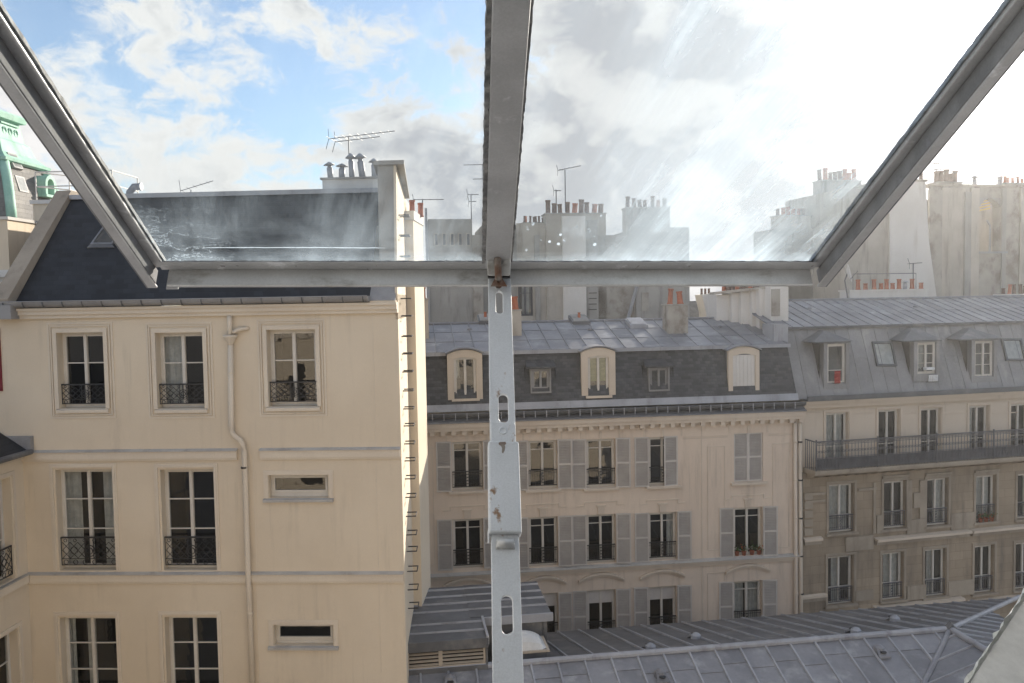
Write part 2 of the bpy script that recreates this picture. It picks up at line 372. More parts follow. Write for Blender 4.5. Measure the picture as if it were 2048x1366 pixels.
def window(root, r, rec=.28, rows=(.5,), leaves=2, fmat='white', fw=.055, kick=.0, curtain=None, rail=None, rmat='iron', railh=.5, railv=.06, sill=None, smat='ledge',
           room=True, v=0.0, bw=.028, tilt=.006, ajar=None):
    u0, w0, u1, w1 = r; f0, f1 = v + rec - .06, v + rec
    mb = MB().ring(u0 + .002, w0 + .002, u1 - .002, w1 - .002, fw, f0, f1)
    a, b, c, d = u0 + fw, u1 - fw, w0 + fw, w1 - fw
    if kick: mb.box(a, b, f0 + .015, f1 - .01, c, c + kick); c += kick
    lw = (b - a) / leaves; panes = []
    for k in range(leaves):
        p, q = a + k * lw, a + (k + 1) * lw
        e = .045
        mb.ring(p + .001, c + .001, q - .001, d - .001, e, f0 - .012, f1 - .012)
        cuts = [c + e] + [c + (d - c) * x for x in rows] + [d - e]
        for x in cuts[1:-1]: mb.box(p + e, q - e, f0 - .004, f1 - .02, x - bw / 2, x + bw / 2)
        panes += [(p + e, q - e, s, t) for s, t in zip(cuts, cuts[1:])]
    if leaves == 2: mb.box((a + b) / 2 - .035, (a + b) / 2 + .035, f0 - .03, f0 - .012, c, d)
    o = mb.build('window', fmat, root)
    for p, q, s, t in panes:
        y = f1 - .035; du, dw = random.uniform(-tilt, tilt), random.uniform(-tilt, tilt) * .6
        hu, hw = (q - p) / 2, (t - s) / 2
        MB().quad(*[((p + q) / 2 + i * hu, y + i * hu * du + j * hw * dw, (s + t) / 2 + j * hw) for i, j in ((-1, -1), (1, -1), (1, 1), (-1, 1))]).build('pane', 'glass', o)
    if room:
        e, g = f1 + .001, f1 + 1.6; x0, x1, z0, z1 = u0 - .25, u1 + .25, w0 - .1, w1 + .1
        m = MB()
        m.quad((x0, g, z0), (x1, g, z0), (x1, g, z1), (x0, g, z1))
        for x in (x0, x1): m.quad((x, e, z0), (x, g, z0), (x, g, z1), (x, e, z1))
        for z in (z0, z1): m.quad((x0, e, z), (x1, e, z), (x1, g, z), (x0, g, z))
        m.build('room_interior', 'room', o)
    if curtain:
        for p, q in curtain:
            drape(MB(), u0 + .02 + p * (u1 - u0 - .04), u0 + .02 + q * (u1 - u0 - .04), f1 + .08, w0 + .05, w1 - .02, max(4, int((q - p) * 16))).build('curtain', 'curtain', o)
    if rail is not None:
        railing(o, u0 - .01, u1 + .01, v + railv, w0 + .1, railh, rail, rmat)
    if sill:
        ex, pr, th = sill
        MB().slab([(u0 - ex, v - pr, w0 - th), (u1 + ex, v - pr, w0 - th), (u1 + ex, v + rec - .05, w0 - .001), (u0 - ex, v + rec - .05, w0 - .001)] if False else
                  [(u0 - ex, v - pr, w0 - .03), (u1 + ex, v - pr, w0 - .03), (u1 + ex, v - .001, w0 - .003), (u0 - ex, v - .001, w0 - .003)], (0, 0, -th)).build('sill', smat, o)
    return o
def clip(poly, a, b, c):       # keep a*x + b*y <= c
    out = []
    for i, p in enumerate(poly):
        q = poly[(i + 1) % len(poly)]; dp, dq = a * p[0] + b * p[1] - c, a * q[0] + b * q[1] - c
        if dp <= 0: out.append(p)
        if dp * dq < 0: t = dp / (dp - dq); out.append((p[0] + t * (q[0] - p[0]), p[1] + t * (q[1] - p[1])))
    return out
def zinc(parent, Mp, nrm, poly, sp, rows=(), off=0.0, mat='zinc', smat='zinc', sw=.028, sh=.045, name='zinc_panel', jig=0.0):
    """sheets between standing rolls: poly in (across, up-slope) coordinates, Mp maps to local 3D"""
    nrm = Vector(nrm).normalized(); a0, a1 = min(p[0] for p in poly), max(p[0] for p in poly); b0, b1 = min(p[1] for p in poly), max(p[1] for p in poly)
    k = math.floor((a0 - off) / sp); x = off + k * sp
    while x < a1:
        cuts = [b0 - .01] + [b0 + (b1 - b0) * (c + random.uniform(-jig, jig)) for c in rows] + [b1 + .01]
        for s, t in zip(cuts, cuts[1:]):
            pl = clip(clip(clip(clip(poly, -1, 0, -max(x, a0) - .004), 1, 0, min(x + sp, a1) - .004), 0, -1, -s), 0, 1, t)
            if len(pl) < 3: continue
            lo, hi = min(p[1] for p in pl), max(p[1] for p in pl)
            if hi - lo < .03: continue
            pts = [Vector(Mp(*p)) + nrm * (.004 + .016 * (hi - p[1]) / (hi - lo)) for p in pl]
            MB().slab(pts, -nrm * .05).build(name, mat, parent)
        if a0 < x + .02:
            seg = clip(clip(poly, -1, 0, -x + .001), 1, 0, x + .001)
            if len(seg) >= 3 and a0 + .02 < x < a1 - .02:
                lo, hi = min(p[1] for p in seg), max(p[1] for p in seg)
                if hi - lo > .1:
                    p, q = Vector(Mp(x, lo)), Vector(Mp(x, hi)); ac = (Vector(Mp(x + .1, lo)) - p).normalized()
                    A, B = ac * sw, ac * sw * .6
                    m = MB(); b = 0
                    m.v += [tuple(z) for z in (p - A, p + A, p + B + nrm * sh, p - B + nrm * sh, q - A, q + A, q + B + nrm * sh, q - B + nrm * sh)]
                    m.f += [(0, 1, 2, 3), (4, 7, 6, 5), (0, 4, 5, 1), (1, 5, 6, 2), (2, 6, 7, 3), (3, 7, 4, 0)]
                    m.build('seam_roll', smat, parent)
        x += sp
POT = MB().lathe([(.12, 0), (.13, .03), (.105, .06), (.095, .42), (.115, .45), (.115, .5), (.085, .5), (.08, .3)], 10).mesh('chimney_pot', 'terracotta', True)
POTS = MB().lathe([(.12, 0), (.13, .03), (.105, .06), (.095, .42), (.115, .45), (.115, .5), (.085, .5), (.08, .3)], 10).mesh('sooty_chimney_pot', 'soot_pot', True)
COWL = MB().lathe([(.10, 0), (.10, .45), (.07, .46), (.07, .52), (.2, .54), (.03, .66)], 10).mesh('cowl', 'zinc_pale', True)
def chimney(root, u0, u1, v0, v1, w0, w1, mat='plaster', pots=3, pmat=None, crown=.06, cmat='plaster_grey', seed=0, ps=1.0, name='chimney', along='u', cowls=()):
    o = MB().box(u0, u1, v0, v1, w0, w1).build(name, mat, root)
    MB().box(u0 - .05, u1 + .05, v0 - .05, v1 + .05, w1 - .001, w1 + crown).build('crown', cmat, o)
    for i in range(pots):
        t = (i + .5) / pots
        x = u0 + (u1 - u0) * t if along == 'u' else (u0 + u1) / 2; y = (v0 + v1) / 2 if along == 'u' else v0 + (v1 - v0) * t
        sc = ps * random.uniform(.75, 1.25)
        put(COWL if i in cowls else (random.choice((pmat or POT, pmat or POT, POTS, POT)) if pots > 3 else (pmat or POT)), 'chimney_pot', o, (x + random.gauss(0, .03), y, w1 + crown - .02), (random.gauss(0, .04), random.gauss(0, .05), 0), (ps * random.uniform(.85, 1.1), ps, sc))
    return o
def antenna(label, base, h, boom, az, n=7, tilt=0, group=None, mat='grey_iron', r=.018, second=None):
    o = bpy.data.objects.new('aerial', None); COL.objects.link(o); o.location = base; o.rotation_euler = (0, 0, az); tag(o, label, 'antenna', group)
    MB().tube([(0, 0, -.1), (0, 0, h)], r, 6).build('mast', mat, o)
    def arr(z, L, k):
        b = MB(); e = Vector((math.cos(tilt), 0, math.sin(tilt)))
        p0 = Vector((-L * .3, 0, z)); b.tube([p0, p0 + e * L], r * .75, 5)
        bo = b.build('boom', mat, o)
        for i in range(k):
            c = p0 + e * (L * (i + .2) / k); l = .34 - .2 * i / k
            MB().tube([c - Vector((0, l, 0)), c + Vector((0, l, 0))], r * .5, 4).build('element', mat, bo)
        for s in (-1, 1): MB().tube([p0 + Vector((0, 0, 0)), p0 + Vector((-.05, s * .1, s * .3))], r * .5, 4).build('reflector', mat, bo)
    arr(h - .03, boom, n)
    if second: arr(h - second[0], second[1], 4)
    return o

# ------------------------------------------------------------------ ground
g = MB().quad((-900, -900, 0), (900, -900, 0), (900, 1500, 0), (-900, 1500, 0)).build('ground', 'ground'); tag(g, None, None, kind='structure')
# ------------------------------------------------------------------ A: cream building with slate roof
FA = Fr(-2.722, 19.78, -2.6)
A = FA.root('cream_apartment_building', 'cream rendered apartment building with dark slate roof, iron ladder rungs and drainpipe', 'building')
aw1 = [FA.rect(*p) for p in ((117, 665, 210, 817), (314, 665, 408, 817), (536, 659, 633, 813))]
aw2 = [FA.rect(*p) for p in ((115, 939, 229, 1141), (324, 939, 431, 1141))]
aw3 = [FA.rect(*p) for p in ((124, 1235, 236, 1440), (333, 1234, 438, 1440))]
asm = [FA.rect(*p) for p in ((538, 950, 656, 996), (548, 1249, 666, 1291))]
hidden = [(r[0], r[1] - 3.0 * k, r[2], r[3] - 3.0 * k) for r in aw3 for k in (1,)]
UL, UR = -14.5, 0.0
WT = FA.loc(400, 612)[1]
wall(MB(), UL, UR, 0, WT, aw1 + aw2 + aw3 + asm + hidden).build('facade_wall', 'cream', A)
SD = lambda v, u=0.0: u - .10 * v
MB().quad((0, 0, 0), (SD(9), 9, 0), (SD(9), 9, WT + .2), (0, 0, WT + .2)).build('side_wall', 'cream', A)
MB().box(UL, -1.0, 9, 9.2, 0, WT).build('back_wall', 'cream', A)
for r, cu, seed in zip(aw1, (None, ((.0, .48),), None), range(3)):
    o = window(A, r, rows=(.6,), kick=.0, curtain=cu, rail=0, railh=.50, railv=.1, sill=(.07, .07, .07), smat='cream_trim', tilt=.012)
    e = .235
    m = MB().ring(r[0] - e, r[1] - .24, r[2] + e, r[3] + .25, .045, -.02, .05)
    m.ring(r[0] - e + .07, r[1] - .17, r[2] + e - .07, r[3] + .18, .03, -.03, .05)
    m.ring(r[0] - .1, r[1] - .001, r[2] + .1, r[3] + .1, .098, -.045, .05, False)
    m.build('surround', 'cream_trim', o)
for r, cu in zip(aw2, (((.0, .3), (.7, 1)), None)):
    o = window(A, r, rows=(.39, .70), rail=0, railh=.72, railv=.1, curtain=cu, tilt=.012)
    m = MB().ring(r[0] - .15, r[1], r[2] + .1, r[3] + .15, .04, -.02, .05, False)
    m.ring(r[0] - .11, r[1], r[2] + .06, r[3] + .11, .055, -.035, .05, False)
    m.build('surround', 'cream_trim', o)
for r, cu in zip(aw3, (((.0, .12), (.34, .5)), None)):
    o = window(A, r, rows=(.46, .73), curtain=cu, rail=0, railh=.72, railv=.1, tilt=.02)
    m = MB().ring(r[0] - .15, r[1], r[2] + .1, r[3] + .15, .04, -.02, .05, False)
    m.ring(r[0] - .11, r[1], r[2] + .06, r[3] + .11, .055, -.035, .05, False)
    m.build('surround', 'cream_trim', o)
for r in hidden: window(A, r, rows=(.46, .73))
for r in asm:
    o = window(A, r, rows=(), leaves=1, rec=.22, kick=.06, tilt=.02, sill=(.14, .08, .06))
    MB().ring(r[0] - .13, r[1], r[2] + .14, r[3] + .12, .03, -.02, .05, False).ring(r[0] - .1, r[1], r[2] + .11, r[3] + .09, .085, -.03, .05, False).build('surround', 'cream_trim', o)
# string courses with lead tops, broken by the drainpipe
pu = FA.loc(487, 900)[0]
for y0, y1, gap in ((898, 916, True), (1144, 1162, False)):
    t, b = FA.loc(400, y0)[1], FA.loc(400, y1)[1]
    for a, c in (((UL, FA.loc(475, 900)[0]), (FA.loc(521, 900)[0], UR - .02)) if gap else ((UL, UR - .02),)):
        o = MB().box(a, c, -.07, .05, b, t - .03).box(a, c, -.045, .05, b - .05, b - .001).build('string_course', 'cream_trim', A)
        MB().slab([(a - .01, -.1, t - .029), (c + .01, -.1, t - .029), (c + .01, .02, t + .02), (a - .01, .02, t + .02)], (0, 0, -.018)).build('flashing', 'ledge', o)
for x0, y0, x1, y1 in ((745, 632, 752, 898), (752, 918, 757, 1144), (757, 1164, 763, 1345), (508, 918, 512, 1144), (514, 1164, 520, 1400)):
    a, b = FA.loc(x0, y0), FA.loc(x1, y1)
    MB().box((a[0] + b[0]) / 2 - .006, (a[0] + b[0]) / 2 + .006, -.006, .01, b[1], a[1]).build('render_joint', 'cream_trim', A)
# cornice, gutter and brackets
wc0, wc1 = FA.loc(400, 632)[1], FA.loc(400, 611)[1]
MB().box(UL, UR, -.10, .1, wc0, wc0 + .09).box(UL, UR, -.16, .1, wc0 + .09, wc1 - .06).box(UL, UR, -.21, .1, wc1 - .06, wc1).build('cornice', 'cream_trim', A)
gl0, gr0 = FA.loc(18, 605)[0], FA.loc(741, 600)[0]
gw = wc1 + .01
prof = [(-.36 + .13 * math.cos(t), gw + .13 + .12 * math.sin(t)) for t in [math.pi * (1 + i / 8) for i in range(9)]]
prof = [(-.06 - .17 + .14 * math.cos(math.pi * (1 + i / 8)), gw + .15 + .14 * math.sin(math.pi * (1 + i / 8))) for i in range(9)]
m = MB()
for (v0, z0), (v1, z1) in zip(prof, prof[1:]): m.quad((gl0, v0, z0), (gr0, v0, z0), (gr0, v1, z1), (gl0, v1, z1))
m.slab([(gr0, *p) for p in prof], (.012, 0, 0)); m.slab([(gl0, *p) for p in prof], (.012, 0, 0))
m.tube([(gl0, -.375, gw + .15), (gr0, -.375, gw + .15)], .014, 6)
gut = m.build('gutter', 'lead', A)
brk = MB()
for (v0, z0), (v1, z1) in zip(prof[:6], prof[1:6]): brk.slab([(-.013, v0 - .012, z0 - .006), (.013, v0 - .012, z0 - .006), (.013, v1 - .012, z1 - .008), (-.013, v1 - .012, z1 - .008)], (0, -.012, -.008))
brk = brk.mesh('bracket', 'zinc_dark')
n = 19
for i in range(n): put(brk, 'bracket', gut, (gl0 + .1 + (gr0 - gl0 - .2) * i / (n - 1), 0, 0))
# slate slope, ridge and flat behind
er = gw + .06
WR = FA.loc(143, 398, 2.5)[1]
ul0, ul1 = FA.loc(33, 603)[0], FA.loc(143, 398, 2.5)[0]
urr = FA.loc(742, 590)[0]
MB().slab([(ul0, -.12, er), (urr, -.12, er), (SD(2.5, urr), 2.5, WR), (ul1, 2.5, WR)], (0, .05, -.06)).build('slate_roof', 'slate_dark', A)
rc = MB().box(ul1 - .1, SD(2.5, urr), 2.42, 2.95, WR - .02, WR + .10).box(ul1 - .1, SD(2.5, urr), 2.5, 9, WR - .3, WR + .06).build('ridge_cap', 'zinc_pale', A)
MB().quad((ul1, 9, 0), (SD(9, urr), 9, 0), (SD(9, urr), 9, WR), (ul1, 9, WR)).build('rear_wall', 'cream', A)
# a roof window in the slates
def onslope(px, py):
    best = None
    for i in range(400):
        v = -.1 + 2.7 * i / 400; u, w = FA.loc(px, py, v)
        e = abs(w - (er + (WR - er) * (v + .12) / 2.62))
        if best is None or e < best[0]: best = (e, u, v, w)
    return Vector(best[1:])
q = [onslope(*p) for p in ((183, 492), (226, 492), (252, 452), (212, 452))]
nn = (q[1] - q[0]).cross(q[3] - q[0]).normalized(); nn = nn if nn.z > 0 else -nn
ctr = sum(q, Vector()) / 4
rw = MB()
for i in range(4):
    a, b = q[i] + nn * .01, q[(i + 1) % 4] + nn * .01
    ai, bi = a + (ctr - a) * .13, b + (ctr - b) * .13
    rw.slab([a, b, bi, ai], nn * .07)
rw = rw.build('roof_window', 'zinc', A)
MB().quad(*[p + (ctr - p) * .12 + nn * .05 for p in q]).build('pane', 'glass', rw)
MB().slab([q[0] - nn * .02 + Vector((-.08, -.06, -.06)), q[1] - nn * .02 + Vector((.08, -.06, -.06)), q[1] + nn * .02, q[0] + nn * .02], nn * .05).build('sill_flashing', 'zinc_dark', rw)
# stepped party wall on the roof's other end
pw = [(ul0 - .02, -.30, er - .02), (ul1 - .02, 2.55, WR + .06), (ul1 - .02, 3.1, WR + .06), (ul1 - .02, 3.1, er - .2), (ul0 - .02, -.30, er - .2)]
MB().slab([Vector(p) + Vector((0, 0, .18 if i in (0, 1, 2) else 0)) for i, p in enumerate(pw)], (-.42, 0, 0)).build('party_wall', 'stone_trim', A)
MB().box(ul0 - 1.6, ul0 - .44, -.12, .6, er - .15, er + .05).build('zinc_shelf', 'zinc_pale', A)
MB().box(ul0 - .45, ul0 + .12, -.42, -.05, wc1 - .25, er + .02).build('gutter_end_box', 'lead', A)
# chimney stack on the gable, with its lit flank
s0 = FA.loc(757, 430, .5)[0]; wst = FA.loc(780, 330, .5)[1]
zl = WT + .2
stk = MB().slab([(s0, .5, er + .3), (s0, .5, wst), (SD(3.3, s0), 3.3, wst - .45), (SD(3.3, s0), 3.3, er + .3)], (-s0 - .05, 0, 0)).build('gable_stack', 'plaster_grey', A)
MB().slab([(0, .0, zl - .6), (0, .0, zl + .1), (SD(.5), .5, wst), (SD(3.3), 3.3, wst - .45), (SD(9), 9, wst - .45), (SD(9), 9, zl - .6)], (-.06, 0, 0)).build('gable_flank', 'cream', A)
MB().slab([(s0 - .08, .42, wst), (.16, .42, wst), (SD(3.4, .12), 3.4, wst - .46), (SD(3.4, s0 - .08), 3.4, wst - .46)], (0, 0, .1)).build('coping', 'plaster_grey', stk)
MB().slab([(urr - .02, -.14, er - .02), (-.04, -.14, er - .02), (-.04, .5, er + .75), (urr - .02, .5, er + .75)], (0, .06, -.1)).build('lead_apron', 'lead', A)
MB().box(urr, -.02, -.16, .3, wc1 + .001, er - .03).build('gable_corner', 'cream', A)
c = FA.rect(645, 358, 757, 392, 2.9)
ch = chimney(A, c[0], c[2], 2.9, 3.5, WR, c[3], 'plaster_white', 5, None, .05, ps=.9, cowls=(0, 1, 2, 3, 4), seed=2)
# iron rungs up the flank
rg = MB().tube([(0, 0, 0), (.26, 0, 0), (.26, .42, 0), (0, .42, 0)], .017, 5).mesh('rung', 'iron')
ys = [597, 632, 673, 708, 744, 782, 818, 852, 888, 922, 958, 995, 1033, 1070, 1103, 1143, 1180, 1217, 430, 470, 512, 555]
for y in ys:
    v = .9; w = FA.loc(806, y, v)[1]
    put(rg, 'rung', A, (SD(v) - .01, v, w), (0, 0, R_(5.7)))
# drainpipe with hopper
pp = [FA.loc(*p) for p in ((459, 634), (460, 672))]
PV = -.12
pipe = MB()
P3 = lambda px, py, v=PV: (FA.loc(px, py, v)[0], v, FA.loc(px, py, v)[1])
pipe.tube([P3(459, 632), P3(460, 672)], .058, 10)
pipe.tube([P3(461, 690), P3(462, 850), P3(464, 864), P3(470, 873), P3(480, 880), P3(486, 889), P3(488, 903), P3(496, 1140), P3(506, 1400)], .064, 10)
pipe.tube([P3(466, 665), P3(478, 659), P3(492, 657, -.06), P3(499, 657, .05)], .05, 10)
o = pipe.build('drainpipe', 'cream_trim', A, True)
h0 = P3(461, 690); MB().lathe([(.06, -.02), (.075, .05), (.13, .14), (.16, .18), (.17, .2), (.17, .24)], 12, (h0[0], h0[1], h0[2])).build('hopper', 'cream_trim', o, True)
for px, py in ((488, 935), (500, 1226), (461, 745)):
    k = P3(px, py); MB().lathe([(.068, -.02), (.076, -.02), (.076, .02), (.068, .02)], 12, k).build('pipe_clip', 'iron' if py == 935 else 'cream_trim', o)
rr = FA.rect(-16, 655, 3, 782, 0); MB().ring(rr[0], rr[1], rr[2], rr[3], .09, -.04, .03).box(rr[0] + .09, rr[2] - .09, -.02, .02, rr[1], rr[3]).build('red_shutter', 'redwood', A)
# breast of the neighbouring house against the flank
b0, b1 = FA.loc(814, 520, 3.0)[0], FA.loc(828, 520, 3.0)[0]; wb = FA.loc(821, 440, 3.0)[1]
P = FA.root('party_wall_pier', 'tall narrow beige pier with sunlit flank, standing behind the ladder rungs of the cream wall', 'pier')
MB().box(b0 - .3, b1, 3.0, 4.7, 0, wb).build('shaft', 'cream', P)
MB().box(b0 - .33, b1 + .03, 2.96, 4.75, wb, wb + .25).build('cap', 'plaster_white', P)
for i, (x, m_) in enumerate(((829, POT), (855, POT))):
    u = FA.loc(x, 420, 3.9 + i)[0]
    put(m_, 'chimney_pot', P, (min(u, b1 - .1) if i == 0 else u - .1, 3.5 + i * .7, wb + .2), scale=(.75, .75, .8))
antenna('tall thin television aerial with long boom above the row of cowled chimneys', FA.world(FA.loc(699, 345, 3.2)[0], 3.2, c[3] + .05), 1.15, 1.9, R_(-8), 9, R_(4), r=.016, second=(.12, 1.3))
q = FA.world(FA.loc(382, 384, 2.7)[0], 2.7, WR + .08); antenna('low aerial tilted over the slate ridge', q, .12, .9, R_(10), 5, R_(18), r=.014)
# curled vent duct
dv = MB(); q = FA.loc(262, 388, 3.2)
dv.tube([(q[0] - .05, 3.2, WR - .1), (q[0] - .03, 3.2, q[1] + .05), (q[0] + .1, 3.2, q[1] + .2), (q[0] + .28, 3.2, q[1] + .2)], .1, 10)
o = FA.root('vent_duct', 'curled grey metal vent duct on the slate roof ridge', 'vent'); dv.build('duct', 'zinc', o, True)
MB().tube([(q[0] + .27, 3.2, q[1] + .2), (q[0] + .31, 3.2, q[1] + .2)], .115, 10).build('rim', 'zinc_pale', o)

# ------------------------------------------------------------------ E: wing at the left
j = FA.loc(45, 905); jw = FA.world(j[0], 0, 0)
FE = Fr(jw.x, jw.y, 87.4)
EW = FA.root('low_wing', 'low cream wing at right angles to the cream building, with slate lean-to roof', 'building')
EW.location = (FE.x, FE.y, 0); EW.rotation_euler = (0, 0, FE.a)
wt = FA.loc(45, 908)[1]
def er_(px0, y0, px1, y1):
    a, b = FE.loc(px0, y0), FE.loc(px1, y1); return a, b
z2t, z2b = FA.loc(60, 945)[1], FA.loc(60, 1143)[1]; z3t, z3b = FA.loc(60, 1240)[1], FA.loc(60, 1440)[1]
eops = []
for k in range(3):
    a = -1.75 - 2.6 * k
    eops += [(a, z2b, a + 1.25, z2t), (a, z3b, a + 1.25, z3t)]
wall(MB(), -8.5, -.002, 0, wt, eops).build('facade_wall', 'cream', EW)
MB().box(-8.5, -8.3, .002, 5, 0, wt).build('end_wall', 'cream', EW)
for r in eops:
    o = window(EW, r, rows=(.39, .70), rail=0, railh=.72, railv=.06)
    MB().ring(r[0] - .13, r[1], r[2] + .13, r[3] + .13, .09, -.035, .05, False).build('surround', 'cream_trim', o)
for y0, y1 in ((898, 916), (1144, 1162)):
    t, b = FA.loc(60, y0)[1], FA.loc(60, y1)[1]
    o = MB().box(-8.5, -.1, -.08, .05, b, t - .03).build('string_course', 'cream_trim', EW)
    MB().box(-8.5, -.1, -.11, .02, t - .029, t - .005).build('flashing', 'ledge', o)
MB().slab([(-8.5, -.22, wt + .12), (-.15, -.22, wt + .12), (-.15, 2.2, wt + 1.75), (-8.5, 2.2, wt + 1.75)], (0, 0, -.1)).build('slate_roof', 'slate_dark', EW)
MB().tube([(-8.5, -.3, wt + .08), (-.12, -.3, wt + .08)], .07, 8).build('gutter', 'zinc_dark', EW)
MB().box(-.14, -.004, -.3, 1.2, wt + .02, wt + .45).build('abutment_flashing', 'lead', EW)

# ------------------------------------------------------------------ B: rosy building with shutters
FB = Fr(1.451, 31.5, 7.0)
B = FB.root('shuttered_apartment_building', 'rosy beige apartment building with taupe shutters, slate mansard and zinc top roof', 'building')
bl, br_ = -6.8, FB.loc(1598, 1000)[0]
r1 = [FB.rect(*p) for p in ((904, 883, 965, 980), (1057, 881, 1114, 977), (1173, 878, 1230, 974), (1298, 874, 1354, 970), (1468, 866, 1526, 963))]
r2 = [FB.rect(*p) for p in ((906, 1038, 966, 1136), (1058, 1034, 1115, 1132), (1174, 1029, 1231, 1126), (1298, 1025, 1353, 1120), (1468, 1015, 1524, 1111))]
r3 = [FB.rect(*p) for p in ((906, 1190, 966, 1290), (1062, 1187, 1116, 1283), (1175, 1180, 1231, 1279), (1297, 1173, 1353, 1269), (1467, 1162, 1523, 1257))]
wl = FB.loc(1200, 846)[1]
wall(MB(), bl, br_, 0, wl, r1 + r2 + r3).build('facade_wall', 'rose', B)
MB().quad((br_, 0, 0), (br_, 6, 0), (br_, 6, wl), (br_, 0, wl)).build('end_wall', 'rose', B)
MB().quad((bl, 6, 0), (br_, 6, 0), (br_, 6, wl + 3), (bl, 6, wl + 3)).build('back_wall', 'plaster', B)
def shutter_mesh(w, h):
    mb = MB().ring(0, 0, w, h, .05, -.02, .02); mb.box(.05, w - .05, -.02, .02, h * .5 - .035, h * .5 + .035)
    sl_ = MB().box(.05, w - .05, .012, .016, .05, h - .05)
    for z0, z1 in ((.05, h * .5 - .035), (h * .5 + .035, h - .05)):
        n = int((z1 - z0) / .062)
        for i in range(n):
            z = z0 + (z1 - z0) * i / n
            sl_.slab([(.05, -.016, z), (w - .05, -.016, z), (w - .05, .010, z + .04), (.05, .010, z + .04)], (0, 0, .009))
    return mb.mesh('shutter', 'shutter'), sl_.mesh('louvre_slats', 'slats')
SH, SHL = shutter_mesh(.53, 1.95)
def shutter(parent, u, w, wd, h, ang=0.0, v=-.07, flip=False):
    o = put(SH, 'shutter', parent, (u, v, w), (0, 0, ang), ((wd / .53) * (-1 if flip else 1), 1, h / 1.95))
    put(SHL, 'louvre_slats', o)['kind'] = 'stuff'
    return o
for ri, row in enumerate((r1, r2, r3)):
    for i, r in enumerate(row):
        closed = ri == 0 and i == 4
        cu = {(1, 3): ((.72, .98),), (2, 2): None, (2, 4): ((.0, .45), (.55, 1)), (0, 2): ((.0, .12),)}.get((ri, i))
        o = window(B, r, rec=.2, rows=(.83,), curtain=cu, rail=None if closed or (ri, i) == (1, 4) else 1, railh=.62, railv=.05, sill=None if ri == 1 else (.14, .12, .09), smat='rose_trim', tilt=.01)
        if ri == 2 and i in (1, 2, 3):
            MB().box(r[0] + .06, r[2] - .06, .13, .19, r[3] - .55, r[3] - .06).build('roller_blind', 'shutter', o)
        wd = (r[2] - r[0]) * .5; h = r[3] - r[1] + .06
        if closed:
            shutter(B, r[0] + .005, r[1] + .01, wd - .008, h - .07, v=.06); shutter(B, r[0] + wd + .003, r[1] + .01, wd - .008, h - .07, v=.06)
            continue
        shutter(B, r[0] - .02, r[1] - .03, wd, h, R_(-5), flip=True)
        if (ri, i) == (0, 3): shutter(B, r[2] - wd * .98, r[1] - .03, wd, h, R_(6), -.1)
        else: shutter(B, r[2] + .02, r[1] - .03, wd, h, R_(4 + 3 * ((ri * 3 + i) % 3)) * -1 + R_(1))
def arc(u0, u1, w, rise, n=12): return [(u0 + (u1 - u0) * i / n, w + rise * (1 - (2 * i / n - 1) ** 2)) for i in range(n + 1)]
for i, r in enumerate(r1):     # thin hood moulds and side panels
    pts = arc(r[0] - .3, r[2] + .3, r[3] + .3, .2)
    m = MB()
    for (a, b), (c_, d) in zip(pts, pts[1:]): m.slab([(a, -.04, b), (c_, -.04, d), (c_, -.04, d + .05), (a, -.04, b + .05)], (0, .06, 0))
    m.build('hood_mould', 'rose_trim', B)
    MB().box(r[0] - .22, r[0] - .16, -.015, .02, r[3] + .02, r[3] + .3).box(r[2] + .16, r[2] + .22, -.015, .02, r[3] + .02, r[3] + .3).build('side_mould', 'rose_trim', B); MB().box((r[0] + r[2]) / 2 - .05, (r[0] + r[2]) / 2 + .05, -.02, .02, r[3], r[3] + .3).build('keystone', 'rose_trim', B)
for i, r in enumerate(r2):
    c_ = (r[0] + r[2]) / 2; m = MB()
    z = r[3] + .32
    m.box(c_ - .19, c_ + .19, -.07, .02, z, z + .06).box(c_ - .13, c_ + .13, -.04, .02, r[3] + .02, z)
    m.build('keystone', 'rose_trim', B)
    m = MB().box(r[0] - .05, r[2] + .05, -.025, .02, z + .16, z + .2).box(r[0] - .36, r[0] - .1, -.025, .02, z + .02, z + .06).box(r[2] + .1, r[2] + .36, -.025, .02, z + .02, z + .06)
    m.box(r[0] - .1, r[0] - .06, -.025, .02, z + .02, z + .2).box(r[2] + .06, r[2] + .1, -.025, .02, z + .02, z + .2)
    m.build('lintel_mould', 'rose_trim', B)
for i, r in enumerate(r3):
    pts = arc(r[0] - .34, r[2] + .34, r[3] + .3, .26)
    m = MB()
    for (a, b), (c_, d) in zip(pts, pts[1:]):
        m.slab([(a, -.14, b + .08), (c_, -.14, d + .08), (c_, -.14, d + .15), (a, -.14, b + .15)], (0, .18, 0))
        m.slab([(a, -.08, b), (c_, -.08, d), (c_, -.08, d + .078), (a, -.08, b + .078)], (0, .12, 0))
    m.build('arched_hood', 'rose_trim', B)
# belt course, panels and joints
t = FB.loc(1200, 1131)[1]
m = MB().box(bl, br_, -.16, .05, t - .1, t - .02).box(bl, br_, -.09, .05, t - .22, t - .101)
bc = m.build('belt_course', 'rose_trim', B)
MB().slab([(bl, -.19, t - .019), (br_, -.19, t - .019), (br_, 0, t + .05), (bl, 0, t + .05)], (0, 0, -.02)).build('flashing', 'ledge', bc)
for x0, y0, x1, y1 in ((1415, 892, 1450, 1100), (1545, 886, 1578, 1095), (1415, 1145, 1450, 1290), (848, 905, 868, 1130)):
    q = FB.rect(x0, y0, x1, y1); MB().ring(*q, .03, -.018, .02).build('wall_panel', 'rose_trim', B)
for x in (1404,):
    q = FB.rect(x, 850, x + 1, 1290); MB().box(q[0] - .02, q[0] + .02, -.012, .02, q[1], q[3]).build('render_joint', 'rose_trim', B)
z = FB.loc(1500, 872)[1]
